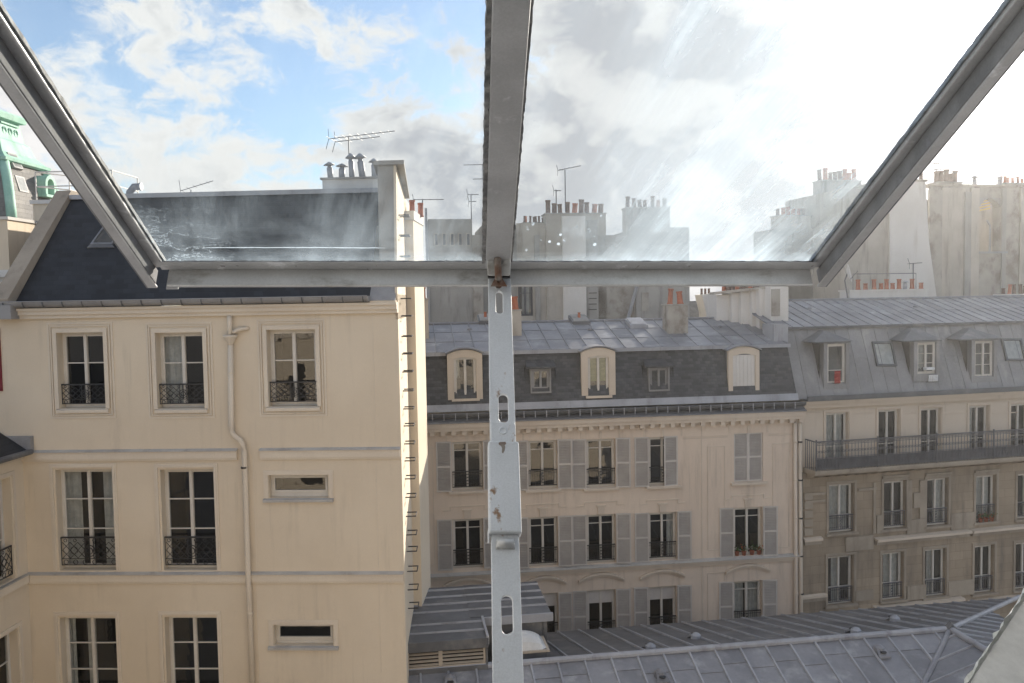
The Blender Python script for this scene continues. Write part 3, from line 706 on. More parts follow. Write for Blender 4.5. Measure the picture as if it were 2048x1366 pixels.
for a, b in ((1365, 1455), (1537, 1588), (848, 868)): MB().box(FB.loc(a, 870)[0], FB.loc(b, 870)[0], -.02, .02, z - .02, z + .02).box(FB.loc(a, 870)[0], FB.loc(b, 870)[0], -.02, .02, z + .05, z + .07).build('string_mould', 'rose_trim', B)
# cornice with dentils, zinc lip and gutter
cz = [FB.loc(1200, y)[1] for y in (850, 843, 834, 825, 809)]
MB().box(bl, br_ + .05, -.12, .1, cz[0] - .12, cz[0]).box(bl, br_ + .1, -.3, .1, cz[0], cz[1]).box(bl, br_ + .1, -.36, .1, cz[1], cz[2]).build('cornice', 'rose_trim', B)
dm = MB().box(-.085, .085, -.26, -.119, -.15, -.002).mesh('dentil', 'rose_trim')
u = bl + .2
while u < br_: put(dm, 'dentil', B, (u, 0, cz[0])); u += .405
MB().slab([(bl, -.42, cz[2] + .002), (br_ + .12, -.42, cz[2] + .002), (br_ + .12, -.1, cz[2] + .14), (bl, -.1, cz[2] + .14)], (0, 0, .03)).build('cornice_flashing', 'zinc', B)
gg = cz[3] - .02
m = MB()
pf = [(-.30 + .13 * math.cos(math.pi * (1 + i / 6)), gg + .2 + .15 * math.sin(math.pi * (1 + i / 6))) for i in range(7)]
for (v0, z0), (v1, z1) in zip(pf, pf[1:]): m.quad((bl, v0, z0), (br_ + .08, v0, z0), (br_ + .08, v1, z1), (bl, v1, z1))
m.tube([(bl, -.43, gg + .2), (br_ + .08, -.43, gg + .2)], .022, 6)
gt = m.build('gutter', 'zinc_dark', B)
bk = MB().box(-.015, .015, -.465, -.44, -.02, .24).mesh('bracket', 'zinc_pale')
u = bl + .1
while u < br_: put(bk, 'bracket', gt, (u, 0, gg)); u += .43
# mansard
m0v, m1v = -.12, .42
mz0, mz1 = FB.loc(1200, 806, m0v)[1], FB.loc(1200, 703, m1v)[1]
ue0, ue1 = FB.loc(1594, 795, m0v)[0], FB.loc(1575, 698, m1v)[0]
MB().slab([(bl, m0v, mz0), (ue0, m0v, mz0), (ue1, m1v, mz1), (bl, m1v, mz1)], (0, .08, -.03)).build('slate_mansard', 'slate', B)
MB().slab([(bl, m0v - .07, mz0 - .14), (ue0 + .04, m0v - .07, mz0 - .14), (ue0 + .04, m0v + .01, mz0 + .12), (bl, m0v + .01, mz0 + .12)], (0, .05, 0)).build('foot_flashing', 'zinc_pale', B)
# zinc top roof
lz = FB.loc(1200, 697, m1v)[1]; tp = math.tan(R_(15)); dp = 3.75; nrm = (0, -math.sin(R_(15)), math.cos(R_(15)))
MP = lambda a, b: (a, m1v - .1 + b * math.cos(R_(15)), lz + b * math.sin(R_(15)))
zinc(B, MP, nrm, [(bl, 0), (ue1 + .05, 0), (ue1 - .55, dp), (bl, dp)], .735, (.34, .68), off=.1, jig=.0)
MB().box(bl, ue1 + .06, m1v - .16, m1v + .1, lz - .13, lz + .01).build('lip_flashing', 'zinc_pale', B)
pr = MP(0, dp); MB().tube([(bl, pr[1], pr[2] + .03), (ue1 - .5, pr[1], pr[2] + .03)], .06, 8).build('ridge_roll', 'zinc', B)
MB().quad((bl, pr[1], pr[2]), (ue1, pr[1], pr[2]), (ue1, pr[1] + 2, pr[2] - 1.2), (bl, pr[1] + 2, pr[2] - 1.2)).build('rear_slope', 'zinc', B)
def onB(px, py, fr=FB, y0=None, z0=None, sl=None):
    y0, z0, sl = (m1v - .1, lz, tp) if y0 is None else (y0, z0, sl)
    best = None
    for i in range(500):
        v = y0 + 5.5 * i / 500; u, w = fr.loc(px, py, v); e = abs(w - (z0 + (v - y0) * sl))
        if best is None or e < best[0]: best = (e, u, v, w)
    return best[1:]
# dormers
def dormer(px0, py0, px1, py1, gx0, gy0, gx1, gy1, kind):
    vf = -.04
    a = FB.rect(px0, py0, px1, py1, vf); g_ = FB.rect(gx0, gy0, gx1, gy1, vf)
    rise = (a[2] - a[0]) * .13; ws = a[3] - rise - .04
    top = arc(a[0], a[2], ws, rise, 10)
    inn = arc(g_[0], g_[2], g_[3] - .09, .08, 10)
    m = MB()
    m.slab([(a[0], vf, a[1]), (g_[0], vf, a[1]), (g_[0], vf, inn[0][1]), (a[0], vf, top[0][1])], (0, .16, 0)); m.slab([(g_[2], vf, a[1]), (a[2], vf, a[1]), (a[2], vf, top[0][1]), (g_[2], vf, inn[0][1])], (0, .16, 0))
    for (p0, p1), (q0, q1) in zip(zip(top, top[1:]), zip(inn, inn[1:])): m.slab([(q0[0], vf, q0[1]), (q1[0], vf, q1[1]), (p1[0], vf, p1[1]), (p0[0], vf, p0[1])], (0, .16, 0))
    m.box(g_[0], g_[2], vf, vf + .16, a[1], g_[1])
    o = m.build('dormer', 'buff', B)
    m = MB(); tp2 = arc(a[0] - .07, a[2] + .07, ws + .01, rise + .02, 10)
    for p0, p1 in zip(tp2, tp2[1:]): m.slab([(p0[0], vf - .08, p0[1]), (p1[0], vf - .08, p1[1]), (p1[0], 1.3, p1[1]), (p0[0], 1.3, p0[1])], (0, 0, .05))
    m.build('dormer_roof', 'zinc', o)
    MB().box(a[0] + .02, a[0] + .1, vf + .16, 1.3, a[1], ws).box(a[2] - .1, a[2] - .02, vf + .16, 1.3, a[1], ws).build('cheek', 'zinc', o)
    MB().box(g_[0] - .1, g_[2] + .1, vf - .1, vf + .02, g_[1] - .09, g_[1] - .001).build('sill', 'rose_trim', o)
    if kind == 'panel':
        m = MB()
        for i in range(6):
            x0, x1 = g_[0] + (g_[2] - g_[0]) * i / 6, g_[0] + (g_[2] - g_[0]) * (i + 1) / 6 - .008
            MB().box(x0, x1, vf + .05, vf + .09, g_[1], g_[3] - .05).build('board', 'plaster_white', o)
    else:
        wd = window(B, (g_[0], g_[1], g_[2], g_[3]), rec=.14, rows=(), v=vf, curtain=((.0, .25),) if kind == 'glass' else None, tilt=.01)
        if kind == 'blind': MB().box(g_[0] + .05, g_[2] - .05, .11, .13, g_[1] + .06, g_[3] - .06).build('blind', 'green_blind', wd)
    return o
dormer(895, 697, 965, 806, 908, 714, 953, 797, 'glass')
dormer(1163, 693, 1231, 803, 1176, 711, 1218, 791, 'blind')
dormer(1457, 691, 1519, 799, 1466, 707, 1511, 796, 'panel')
for x0, y0, x1, y1, h1 in ((1064, 738, 1099, 779, 725), (1300, 736, 1336, 775, 721)):
    vf = .0; r = FB.rect(x0, y0, x1, y1, vf); tw = FB.loc((x0 + x1) / 2, h1, vf)[1]
    wd = window(B, r, rec=.12, rows=(), v=vf, curtain=((0, .45), (.5, 1)), fw=.05, fmat='zinc_warm')
    m = MB().box(r[0] - .06, r[0] - .001, -.02, .7, r[1] - .08, r[3] + .02).box(r[2] + .001, r[2] + .06, -.02, .7, r[1] - .08, r[3] + .02).box(r[0] - .06, r[2] + .06, -.05, .12, r[1] - .14, r[1] - .08)
    o = m.build('small_dormer', 'zinc_warm', B)
    MB().slab([(r[0] - .24, -.16, r[3] + .03), (r[2] + .24, -.16, r[3] + .03), (r[2] + .16, .6, tw + .12), (r[0] - .16, .6, tw + .12)], (0, 0, .07)).build('dormer_roof', 'slate', o)
# chimneys, hatches and vents on the zinc
def ch_at(px0, px1, py_top, py_base, dep, **k):
    u, v, w = onB((px0 + px1) / 2, py_base); a = FB.rect(px0, py_top, px1, py_base, v)
    return chimney(B, a[0], a[2], v, v + dep, w - .2, a[3], **k)
ch_at(1336, 1376, 611, 668, .75, mat='patchy', pots=2, ps=1.1, along='u')
ch_at(1024, 1043, 622, 672, .6, mat='plaster', pots=1, ps=1.2)
ch_at(838, 857, 600, 678, .7, mat='plaster', pots=1)
for x0, x1, y0, y1, gl_ in ((1261, 1296, 640, 657, 1), (1145, 1181, 637, 650, 0), (958, 988, 640, 649, 0)):
    p = onB((x0 + x1) / 2, y1); a = FB.rect(x0, y0, x1, y1, p[1]); L = .95
    m = MB(); Z = lambda v: p[2] + (v - p[1]) * tp
    m.slab([(a[0], p[1], p[2] - .05), (a[2], p[1], p[2] - .05), (a[2], p[1] + L, Z(p[1] + L) - .05), (a[0], p[1] + L, Z(p[1] + L) - .05)], (0, 0, .2))
    o = m.build('roof_hatch', 'zinc_dark' if not gl_ else 'zinc_pale', B)
    m = MB().slab([(a[0] + .06, p[1] + .05, p[2] + .16), (a[2] - .06, p[1] + .05, p[2] + .16), (a[2] - .06, p[1] + L - .05, Z(p[1] + L) + .16), (a[0] + .06, p[1] + L - .05, Z(p[1] + L) + .16)], (0, 0, .03)).build('lid', 'zinc_pale' if gl_ else 'plaster_grey', o)
    if not gl_: put(POT, 'chimney_pot', o, ((a[0] + a[2]) / 2, p[1] + .5, Z(p[1] + .5) + .15), scale=(.6, .6, .5))
VENT = MB().slab([(-.12, -.1, 0), (.12, -.1, 0), (.08, .2, .06), (-.08, .2, .06)], (0, 0, .001)).lathe([(.1, 0), (.1, .06), (.03, .11)], 8).mesh('vent', 'zinc')
for x, y in ((939, 660), (1180, 660), (1440, 655)):
    p = onB(x, y); put(VENT, 'vent_cap', B, p)
# long stack on the party wall between B and C
p0, p1 = FB.loc(1436, 600, 3.6)[0], FB.loc(1578, 600, 2.0)[0]
segs = [(1433, 1462, 589, 640, 3.6), (1463, 1482, 586, 640, 3.3), (1482, 1503, 583, 648, 3.0), (1503, 1519, 580, 655, 2.7), (1519, 1541, 577, 662, 2.3), (1541, 1577, 572, 668, 1.7)]
st = MB()
for x0, x1, y0, y1, v in segs: q = FB.rect(x0, y0, x1, y1, v); st.box(q[0], q[2] - .004, v, v + 1.1 + v * .01, q[1] - .5, q[3])
st = st.build('party_wall_stack', 'plaster_white', B)
MB().slab([(FB.loc(1431, 590, 3.5)[0], 3.5, FB.loc(1431, 589, 3.5)[1]), (FB.loc(1580, 572, 1.6)[0], 1.6, FB.loc(1580, 572, 1.6)[1]), (FB.loc(1580, 572, 1.6)[0] + .3, 2.9, FB.loc(1580, 572, 1.6)[1]), (FB.loc(1431, 590, 3.5)[0] + .2, 4.8, FB.loc(1431, 589, 3.5)[1])], (0, 0, .1)).build('crown', 'plaster', st)
for i in range(14):
    t = i / 13; x = 1448 + t * 116; v = 4.2 - 1.9 * t; yb = 585 - 13 * t
    u, w = FB.loc(x, yb, v); put(POTS if i % 3 else POT, 'chimney_pot', st, (u, v, w - .02), scale=(1, 1, .8 + .3 * (i % 2)))
q = FB.rect(1541, 578, 1562, 632, 1.66); MB().box(q[0] + .05, q[2] - .05, 1.64, 1.72, q[1], q[3]).build('recess_panel', 'patchy', st)
q = FB.rect(1548, 648, 1576, 690, .6); MB().box(q[0], q[2], .6, 1.7, q[1] - .4, q[3]).build('zinc_box', 'zinc_pale', B)
# drainpipes at the junction
for x, mt, vv in ((1590, 'rose_trim', -.1), (1600, 'buff', -.12)):
    a, b = FB.loc(x, 845, vv), FB.loc(x + 4, 1300, vv)
    o = MB().tube([(a[0], vv, a[1]), (b[0], vv, b[1] - 6)], .075, 8).build('drainpipe', mt, B, True)
    for k in range(6): MB().lathe([(.08, -.03), (.09, -.03), (.09, .03), (.08, .03)], 8, (a[0] + (b[0] - a[0]) * (k + .5) / 6, vv, a[1] + (b[1] - a[1]) * (k + .5) / 6)).build('pipe_clip', 'iron' if mt == 'buff' else mt, o)
# ------------------------------------------------------------------ C: sooty stone building with zinc mansard and balcony
cj = FB.world(FB.loc(1606, 1000)[0], 0, 0)
FC = Fr(cj.x, cj.y, 13.0)
C = FC.root('stone_apartment_building', 'sooty stone apartment building with long iron balcony and grey zinc mansard', 'building')
ce = 17.0
c1 = [FC.rect(*p) for p in ((1656, 826, 1700, 926), (1761, 820, 1803, 920), (1846, 817, 1886, 915), (1943, 812, 1982, 908), (2026, 808, 2064, 902))]
c2 = [FC.rect(*p) for p in ((1658, 968, 1707, 1065), (1768, 962, 1811, 1057), (1854, 957, 1895, 1051), (1952, 951, 1991, 1043), (2035, 947, 2074, 1037))]
c3 = [FC.rect(*p) for p in ((1656, 1112, 1706, 1209), (1765, 1105, 1806, 1200), (1850, 1098, 1891, 1193), (1949, 1091, 1987, 1186), (2031, 1085, 2069, 1178))]
for lst in (c1, c2, c3): lst.append(tuple(x + (2.0 if i % 2 == 0 else 0) for i, x in enumerate(lst[-1])))
cbal = FC.loc(1700, 938, -.2)[1]          # balcony floor level
ctop = FC.loc(1700, 797)[1]
wall(MB(), 0, ce, cbal - .1, ctop, c1, v=.12).build('upper_wall', 'buff', C)
wall(MB(), 0, ce, 0, cbal - .101, c2 + c3, v=0).build('facade_wall', 'stone', C)
MB().box(0.0, .2, .13, 7, 0, ctop).build('side_wall', 'plaster', C); MB().box(ce - .2, ce, .13, 7, 0, ctop).build('side_wall', 'plaster', C); MB().box(.2, ce - .2, 6.8, 7, 0, ctop + 3).build('rear_wall', 'plaster', C)
CUR = [((.05, .5), (.5, .95)), None, None, ((0, .4),), None, None, ((.1, .9),), None, ((.5, 1),), ((.1, .9),), None, None, ((.28, .62),), ((.25, .98),), ((.3, .6),), None, None, None]
k = 0
for ri, row in enumerate((c1, c2, c3)):
    for i, r in enumerate(row):
        o = window(C, r, v=.12 if ri == 0 else 0, rec=.22, rows=(.3,) if ri == 0 else (.34,), curtain=CUR[k % len(CUR)], rail=None if ri == 0 else 1, rmat='grey_iron', railh=.62, railv=.06, tilt=.01); k += 1
        vv = .12 if ri == 0 else 0
        MB().ring(r[0] - .13, r[1], r[2] + .13, r[3] + .13, .1, vv - .04, vv + .05, False).build('surround', 'buff' if ri == 0 else 'stone_trim', o)
        if ri: MB().box(r[0] - .16, r[2] + .16, -.12, .0, r[1] - .09, r[1] - .002).build('sill', 'stone_trim', o)
        if ri == 1 and i in (1, 2, 3): MB().box(r[0] - .12, r[2] + .12, -.1, .02, r[3] + .16, r[3] + .26).build('lintel', 'stone_trim', o)
# balcony: slab, corbels, railing
bz = FC.loc(1700, 938, -.75)[1]
sb = MB().box(.05, ce, -.78, .1, bz - .12, bz).box(.05, ce, -.7, .1, bz - .2, bz - .121).build('balcony', 'stone_trim', C)
cb = MB().slab([(-.08, -.6, -.2), (-.08, .05, -.2), (-.08, .05, -.44), (-.08, -.2, -.4)], (.16, 0, 0)).mesh('corbel', 'stone_trim')
u = .25
while u < ce: put(cb, 'corbel', C, (u, 0, bz)); u += .42
m = MB(); rh = FC.loc(1620, 884, -.72)[1] - bz; L = ce - .1
m.box(.1, ce, -.745, -.705, bz + rh - .04, bz + rh); m.box(.1, ce, -.735, -.715, bz + .07, bz + .1); m.box(.1, ce, -.735, -.715, bz + rh * .42, bz + rh * .42 + .025); m.box(.1, ce, -.735, -.715, bz + rh * .86, bz + rh * .86 + .02)
n = int(L / .145)
for i in range(n + 1):
    x = .1 + L * i / n; m.box(x - .009, x + .009, -.733, -.717, bz, bz + rh)
    if i < n:
        for zz, rr in ((.18, .06), (.32, .055), (.64, .045), (.93, .035)):
            cx = x + L / n / 2
            m.tube([(cx + rr * math.cos(t * math.pi / 4), -.725, bz + rh * zz + rr * math.sin(t * math.pi / 4)) for t in range(8)], .012, 4, True)
for v0, v1 in ((-.72, 0),):
    for i in range(6): m.box(.1, .12, v0 + i * .14, v0 + i * .14 + .015, bz, bz + rh)
    m.box(.09, .12, v0, v1, bz + rh - .04, bz + rh)
m.build('balustrade', 'grey_iron', sb)
for i in range(7): MB().box(.1 + i * 2.75, .14 + i * 2.75, -.75, -.7, bz, bz + rh + .06).build('baluster_post', 'grey_iron', sb)
MB().box(.12, ce, -.70, -.69, bz + .03, bz + rh * .40).build('balcony_sheet', 'grey_iron', sb)  # plain grey sheet behind the lower part of the balustrade
# ledges of the bays
for x0, x1, y0, pr in ((1606, 1642, 1076, .16), (1748, 1936, 1068, .26), (1939, 2140, 1050, .26), (1602, 1652, 1190, .12), (1745, 1921, 1203, .28), (1935, 2140, 1190, .28), (1660, 1735, 1222, .2)):
    a, b = FC.loc(x0, y0)[0], FC.loc(x1, y0)[0]; w = FC.loc((x0 + x1) / 2, y0)[1]
    o = MB().slab([(a, -pr, w), (b, -pr, w), (b, -.001, w + .04), (a, -.001, w + .04)], (0, 0, -.1)).build('ledge', 'buff', C)
    MB().box(a + .03, b - .03, -pr * .6, -.001, w - .25, w - .101).build('ledge_mould', 'stone_trim', o)
for x0, x1, y0, y1 in ((1690, 1745, 1072, 1100), (1745, 1750, 965, 1066), (1752, 1764, 1030, 1066), (1812, 1850, 1038, 1066), (1900, 1948, 1025, 1058), (1610, 1650, 985, 990), (1610, 1650, 1000, 1004), (1715, 1752, 975, 980), (1826, 1842, 985, 1015), (1710, 1745, 1180, 1200), (1813, 1850, 1170, 1198), (1895, 1945, 1160, 1190), (1811, 1822, 960, 1040), (1838, 1850, 960, 1036)):
    q = FC.rect(x0, y0, x1, y1); MB().box(q[0], q[2], -.07, -.001, q[1], q[3]).build('relief_panel', 'stone_trim', C)
q = FC.rect(1612, 960, 1622, 1070); 
for i in range(5): MB().box(q[0] - .1, q[2] + .05, -.06, -.001, q[1] + i * .36, q[1] + i * .36 + .28).build('quoin', 'stone_trim', C)
for x0, x1 in ((1606, 1650), (1706, 1752), (1808, 1840), (1892, 1936), (1990, 2040)):
    w = FC.loc((x0 + x1) / 2, 826)[1]; MB().box(FC.loc(x0, 826)[0], FC.loc(x1, 826)[0], .095, .13, w - .03, w + .01).build('string_mould', 'buff', C)
# eaves and mansard
ez = [FC.loc(1700, y, .0)[1] for y in (812, 803, 797, 788)]
MB().box(0, ce, -.1, .2, ez[0], ez[1]).box(0, ce, -.25, .2, ez[1], ez[2]).build('cornice', 'buff', C)
MB().box(.0, ce, -.34, .15, ez[2] + .002, ez[2] + .07).box(0, ce, -.36, -.3, ez[2] + .071, ez[3] + .02).build('gutter', 'zinc_dark', C)
cm0 = ez[2] + .07; cv0, cv1 = -.02, 1.0
cm1 = FC.loc(1700, 653, cv1)[1]
sl_len = math.hypot(cv1 - cv0, cm1 - cm0); sv, sz = (cv1 - cv0) / sl_len, (cm1 - cm0) / sl_len
MPC = lambda a, b: (a, cv0 + b * sv, cm0 + b * sz)
zinc(C, MPC, (0, -sz, sv), [(-.35, 0), (ce, 0), (ce, sl_len), (-.75, sl_len)], .62, (.5,), off=.2, mat='zinc_warm', smat='zinc_warm', sw=.02, sh=.03, jig=.05)
MB().box(-.75, ce, cv1 - .14, cv1 + .1, cm1 - .05, cm1 + .05).build('lip_flashing', 'zinc_dark', C)
ctp = R_(17); cdp = 3.6
MPT = lambda a, b: (a, cv1 - .08 + b * math.cos(ctp), cm1 + .03 + b * math.sin(ctp))
zinc(C, MPT, (0, -math.sin(ctp), math.cos(ctp)), [(-.75, 0), (ce, 0), (ce, cdp), (-.6, cdp)], .52, (.5,), off=.1, mat='zinc')
pr = MPT(0, cdp); MB().tube([(-.6, pr[1], pr[2] + .03), (ce, pr[1], pr[2] + .03)], .06, 8).build('ridge_roll', 'zinc', C)
MB().quad((-.6, pr[1], pr[2]), (ce, pr[1], pr[2]), (ce, 7, pr[2] - .6), (-.6, 7, pr[2] - .6)).build('rear_slope', 'zinc', C)
for x0, y0, x1, y1, hx0, hx1, hy in ((1655, 688, 1692, 768, 1626, 1706, 661), (1835, 685, 1873, 748, 1804, 1888, 656), (1950, 682, 1988, 754, 1918, 2006, 656)):
    vf = .08; r = FC.rect(x0, y0, x1, y1, vf); h_ = FC.rect(hx0, hy, hx1, hy + 15, vf - .1)
    wd = window(C, r, rec=.16, v=vf, rows=(.33, .66) if x0 > 1800 else (.33,), leaves=2 if x0 > 1700 else 1, curtain=((.0, .5),) if x0 == 1835 else None, tilt=.015)
    m = MB().box(r[0] - .16, r[0] - .001, vf, 1.3, r[1] - .3, r[3] + .05).box(r[2] + .001, r[2] + .16, vf, 1.3, r[1] - .3, r[3] + .05).box(r[0] - .001, r[2] + .001, vf, vf + .12, r[1] - .3, r[1] - .002).box(r[0] - .001, r[2] + .001, vf, 1.3, r[3] + .002, r[3] + .05)
    o = m.build('dormer', 'zinc_warm', C)
    zt, um = h_[3] - .12, (h_[0] + h_[2]) / 2
    z0 = r[3] + .05
    m = MB().box(h_[0] + .1, h_[2] - .1, vf - .1, 1.4, z0, z0 + .06)
    m.quad((h_[0], vf - .14, z0 + .06), (h_[2], vf - .14, z0 + .06), (um, vf + .5, zt + .1)).quad((h_[0], vf - .14, z0 + .06), (um, vf + .5, zt + .1), (um, 1.6, zt + .1), (h_[0], 1.6, z0 + .06)).quad((h_[2], vf - .14, z0 + .06), (h_[2], 1.6, z0 + .06), (um, 1.6, zt + .1), (um, vf + .5, zt + .1))
    m.build('dormer_roof', 'zinc_dark', o)
def skyl(x0, y0, x1, y1):
    def onM(px, py):
        best = None
        for i in range(200):
            v = cv0 + (cv1 - cv0) * i / 200; u, w = FC.loc(px, py, v); e = abs(w - (cm0 + (v - cv0) * sz / sv))
            if best is None or e < best[0]: best = (e, u, v, w)
        return Vector(best[1:])
    q = [onM(*p) for p in ((x0 + 10, y1), (x1, y1), (x1 - 10, y0), (x0, y0))]; nr = Vector((0, -sz, sv)); c_ = sum(q, Vector()) / 4
    m = MB()
    for i in range(4):
        a, b = q[i], q[(i + 1) % 4]; m.slab([a, b, b + (c_ - b) * .16, a + (c_ - a) * .16], nr * .1)
    o = m.build('roof_window', 'zinc_dark', C); MB().quad(*[p + (c_ - p) * .14 + nr * .06 for p in q]).build('pane', 'glass', o)
    MB().quad(*[p + (c_ - p) * .14 + nr * .025 for p in q]).build('blind', 'curtain', o)
skyl(1742, 684, 1792, 733); skyl(2000, 678, 2050, 722)
def onT(px, py): return onB(px, py, FC, cv1 - .08, cm1 + .03, math.tan(ctp))
for x, y in ((1619, 618), (1830, 615)): put(VENT, 'vent_cap', C, onT(x, y))
# chimney bank standing behind C's ridge
FK = FC
kv = 4.9
q = FC.rect(1700, 582, 1855, 602, kv)
K = chimney(C, q[0], q[2], kv, kv + .8, q[1] - 1.2, q[3], mat='plaster_white', pots=0, cmat='plaster_white', crown=.08, name='chimney_bank')
for i, x in enumerate((1716, 1731, 1748, 1762, 1773, 1785, 1798, 1810, 1824, 1842)):
    u, w = FC.loc(x, 578, kv + .3); put(POT if i != 7 else COWL, 'chimney_pot', K, (u, kv + .3, q[3] + .07), scale=(.95, .95, 1.0 if i % 2 == 0 else .62))
m = MB(); a, b = FC.loc(1706, 548, kv + .1), FC.loc(1832, 548, kv + .1)
m.tube([(a[0], kv + .1, q[3]), (a[0], kv + .1, a[1]), (b[0], kv + .1, a[1]), (b[0], kv + .1, q[3])], .02, 5); m.build('guard_rail', 'grey_iron', K)
u, w = FC.loc(1698, 546, kv)
dsh = FC.root('satellite_dish', 'white satellite dish beside the bank of terracotta chimney pots', 'dish'); dsh.location = FC.world(u, kv, w); dsh.rotation_euler = (R_(78), 0, R_(60))
MB().lathe([(.0, -.08), (.2, -.06), (.42, .03), (.43, .03), (.2, -.05), (.01, -.07)], 20).build('reflector', 'plaster_white', dsh, True)
MB().tube([(0, -.3, 0), (0, .0, .4)], .015, 5).build('feed_arm', 'grey_iron', dsh)
MB().tube([(0, 0, -.07), (0, -.3, -.25), (0, -1.2, -.3)], .03, 6).build('mount', 'grey_iron', dsh)
q = FC.rect(2012, 590, 2080, 602, 4.6)
K2 = chimney(C, q[0], q[2], 4.6, 5.3, q[1] - 1, q[3], mat='plaster_white', pots=6, cmat='plaster_white', ps=.8, pmat=POTS)
# things on C's window sills
def small(name, label, cat, fr, px0, py0, px1, py1, v, d, mat, **k):
    q = fr.rect(px0, py0, px1, py1, v); o = MB().box(0, q[2] - q[0], 0, d, 0, q[3] - q[1]).build(name, mat, None, bevel=.01)
    o.location = fr.world(q[0], v, q[1]); o.rotation_euler = (0, 0, fr.a); return tag(o, label, cat)
def drapecloth(name, label, fr, px0, py0, px1, py1, v, mat, skew=.03):
    q = fr.rect(px0, py0, px1, py1, v); w, h = q[2] - q[0], q[3] - q[1]; m = MB(); n = 6
    for i in range(n):
        a, b = w * i / n, w * (i + 1) / n; f = lambda t: .02 * math.sin(t * 9 / w)
        for jz in range(4):
            z0, z1 = h * jz / 4, h * (jz + 1) / 4
            m.quad((a + skew * (1 - jz / 4), f(a) - .01 * jz, z0), (b + skew * (1 - jz / 4), f(b) - .01 * jz, z0), (b + skew * (1 - (jz + 1) / 4), f(b) - .01 * (jz + 1), z1), (a + skew * (1 - (jz + 1) / 4), f(a) - .01 * (jz + 1), z1))
    o = m.build(name, mat, None, True); s = o.modifiers.new('thickness', 'SOLIDIFY'); s.thickness = .012
    o.location = fr.world(q[0], v, q[1]); o.rotation_euler = (0, 0, fr.a); return tag(o, label, 'cloth')
drapecloth('red_cloth', 'red cloth hanging from the zinc dormer window', FC, 1668, 742, 1680, 767, .04, 'red')
drapecloth('white_cloth', 'white cloth hanging below a dormer window box', FC, 1856, 750, 1875, 763, .04, 'paper')
small('window_box', 'white window box on a dormer sill of the zinc mansard', 'window box', FC, 1853, 735, 1870, 740, -.06, .2, 'paper')
def pots(name, label, fr, px, py, v, cols, group=None):
    u, w = fr.loc(px, py, v); o = bpy.data.objects.new(name, None); COL.objects.link(o); o.location = fr.world(u, v, w); tag(o, label, 'plant', group)
    MB().lathe([(.07, 0), (.1, .16), (.11, .16), (.09, .13)], 8).build('pot', 'terracotta', o, True)
    m = MB(); m2 = MB()
    for i in range(60):
        d = Vector((random.gauss(0, .1), random.gauss(0, .06), .2 + abs(random.gauss(0, .09)))); e = Vector((random.gauss(0, 1), random.gauss(0, 1), random.gauss(0, 1))).normalized() * .04; f = e.cross(Vector((.3, .5, .8))).normalized() * .025
        (m2 if i % 5 == 0 else m).quad(d - e, d + f, d + e, d - f)
    m.build('leaves', 'leaf', o)['kind'] = 'stuff'; m2.build('flowers', cols, o)['kind'] = 'stuff'; return o
for x, y, cc in ((1470, 1089, 'petal'), (1484, 1092, 'petal_red'), (1500, 1090, 'petal'), (1514, 1088, 'petal_red')):
    q = FB.rect(1468, 1015, 1524, 1111); u = FB.loc(x + 5, y)[0]
    o = pots('potted_flower', {'1470': 'potted flower with pale petals at the edge of the unrailed shuttered window', '1484': 'potted red flower in the unrailed shuttered window', '1500': 'potted pale flower in the middle of the unrailed shuttered window', '1514': 'potted red flower beside the open shutter of the unrailed window'}[str(x)], FB, x + 5, y, .05, cc)
    o.location = FB.world(u, .06, q[1] + .004); 
q = c2[3]
for i in range(3):
    o = pots('sill_flower', 'red flower in pot lined up on the stone building window sill', FC, 1960, 1030, 0, 'petal_red', 'pots on the stone sill'); o.location = FC.world(q[0] + .2 + .28 * i, -.03, q[1] + .005)

# ------------------------------------------------------------------ D: green copper mansard
FD = Fr(-18.0, 30.0, -1.0)
D = FD.root('copper_domed_building', 'ornate building with verdigris copper trim and curved slate mansard', 'building')
def zD(py, px=60): return FD.loc(px, py, 1.5)[1]
prf = [(zD(452), -.05), (zD(420), .02), (zD(390), .12), (zD(360), .27), (zD(332), .46)]
LX, LY = -7.0, 3.4
def rings(mb, pr, faces=(0, 1, 2, 3)):
    for (z0, i0), (z1, i1) in zip(pr, pr[1:]):
        a = [(LX + i0, i0, z0), (-i0, i0, z0), (-i0, LY - i0, z0), (LX + i0, LY - i0, z0)]; b = [(LX + i1, i1, z1), (-i1, i1, z1), (-i1, LY - i1, z1), (LX + i1, LY - i1, z1)]
        for k in faces: mb.quad(a[k], a[(k + 1) % 4], b[(k + 1) % 4], b[k])
    return mb
rings(MB(), prf).build('slate_mansard', 'slate_warm', D)
z = zD(332)
cz_ = [(z, .40), (z + .06, .28), (z + .16, .26), (z + .22, .40), (z + .45, .62), (zD(283), .78), (zD(278), .9), (zD(240), 1.02), (zD(238), .85), (zD(228), .8), (zD(222), .95)]
rings(MB(), cz_).quad((LX + .95, .95, zD(222)), (-.95, .95, zD(222)), (-.95, LY - .95, zD(222)), (LX + .95, LY - .95, zD(222))).build('copper_cornice', 'copper', D)
zp = (zD(283) + zD(240)) / 2
for k in range(4):      # relief frieze panels
    MB().ring(-1.0 - k * 1.25 - 1.0, zp - .32, -1.0 - k * 1.25, zp + .34, .06, .93, 1.0).build('frieze_panel', 'copper', D)
m = MB()
m.box(-1.02, -.93, 1.15, LY - 1.15, zp - .32, zp - .26).box(-1.02, -.93, 1.15, LY - 1.15, zp + .26, zp + .32); m.build('frieze_panel', 'copper', D)
for k in range(3): MB().tube([(-.95, 1.35 + k * .35 + .1 * math.cos(t * math.pi / 4), zp + .14 * math.sin(t * math.pi / 4)) for t in range(8)], .03, 5, True).build('frieze_scroll', 'copper', D)
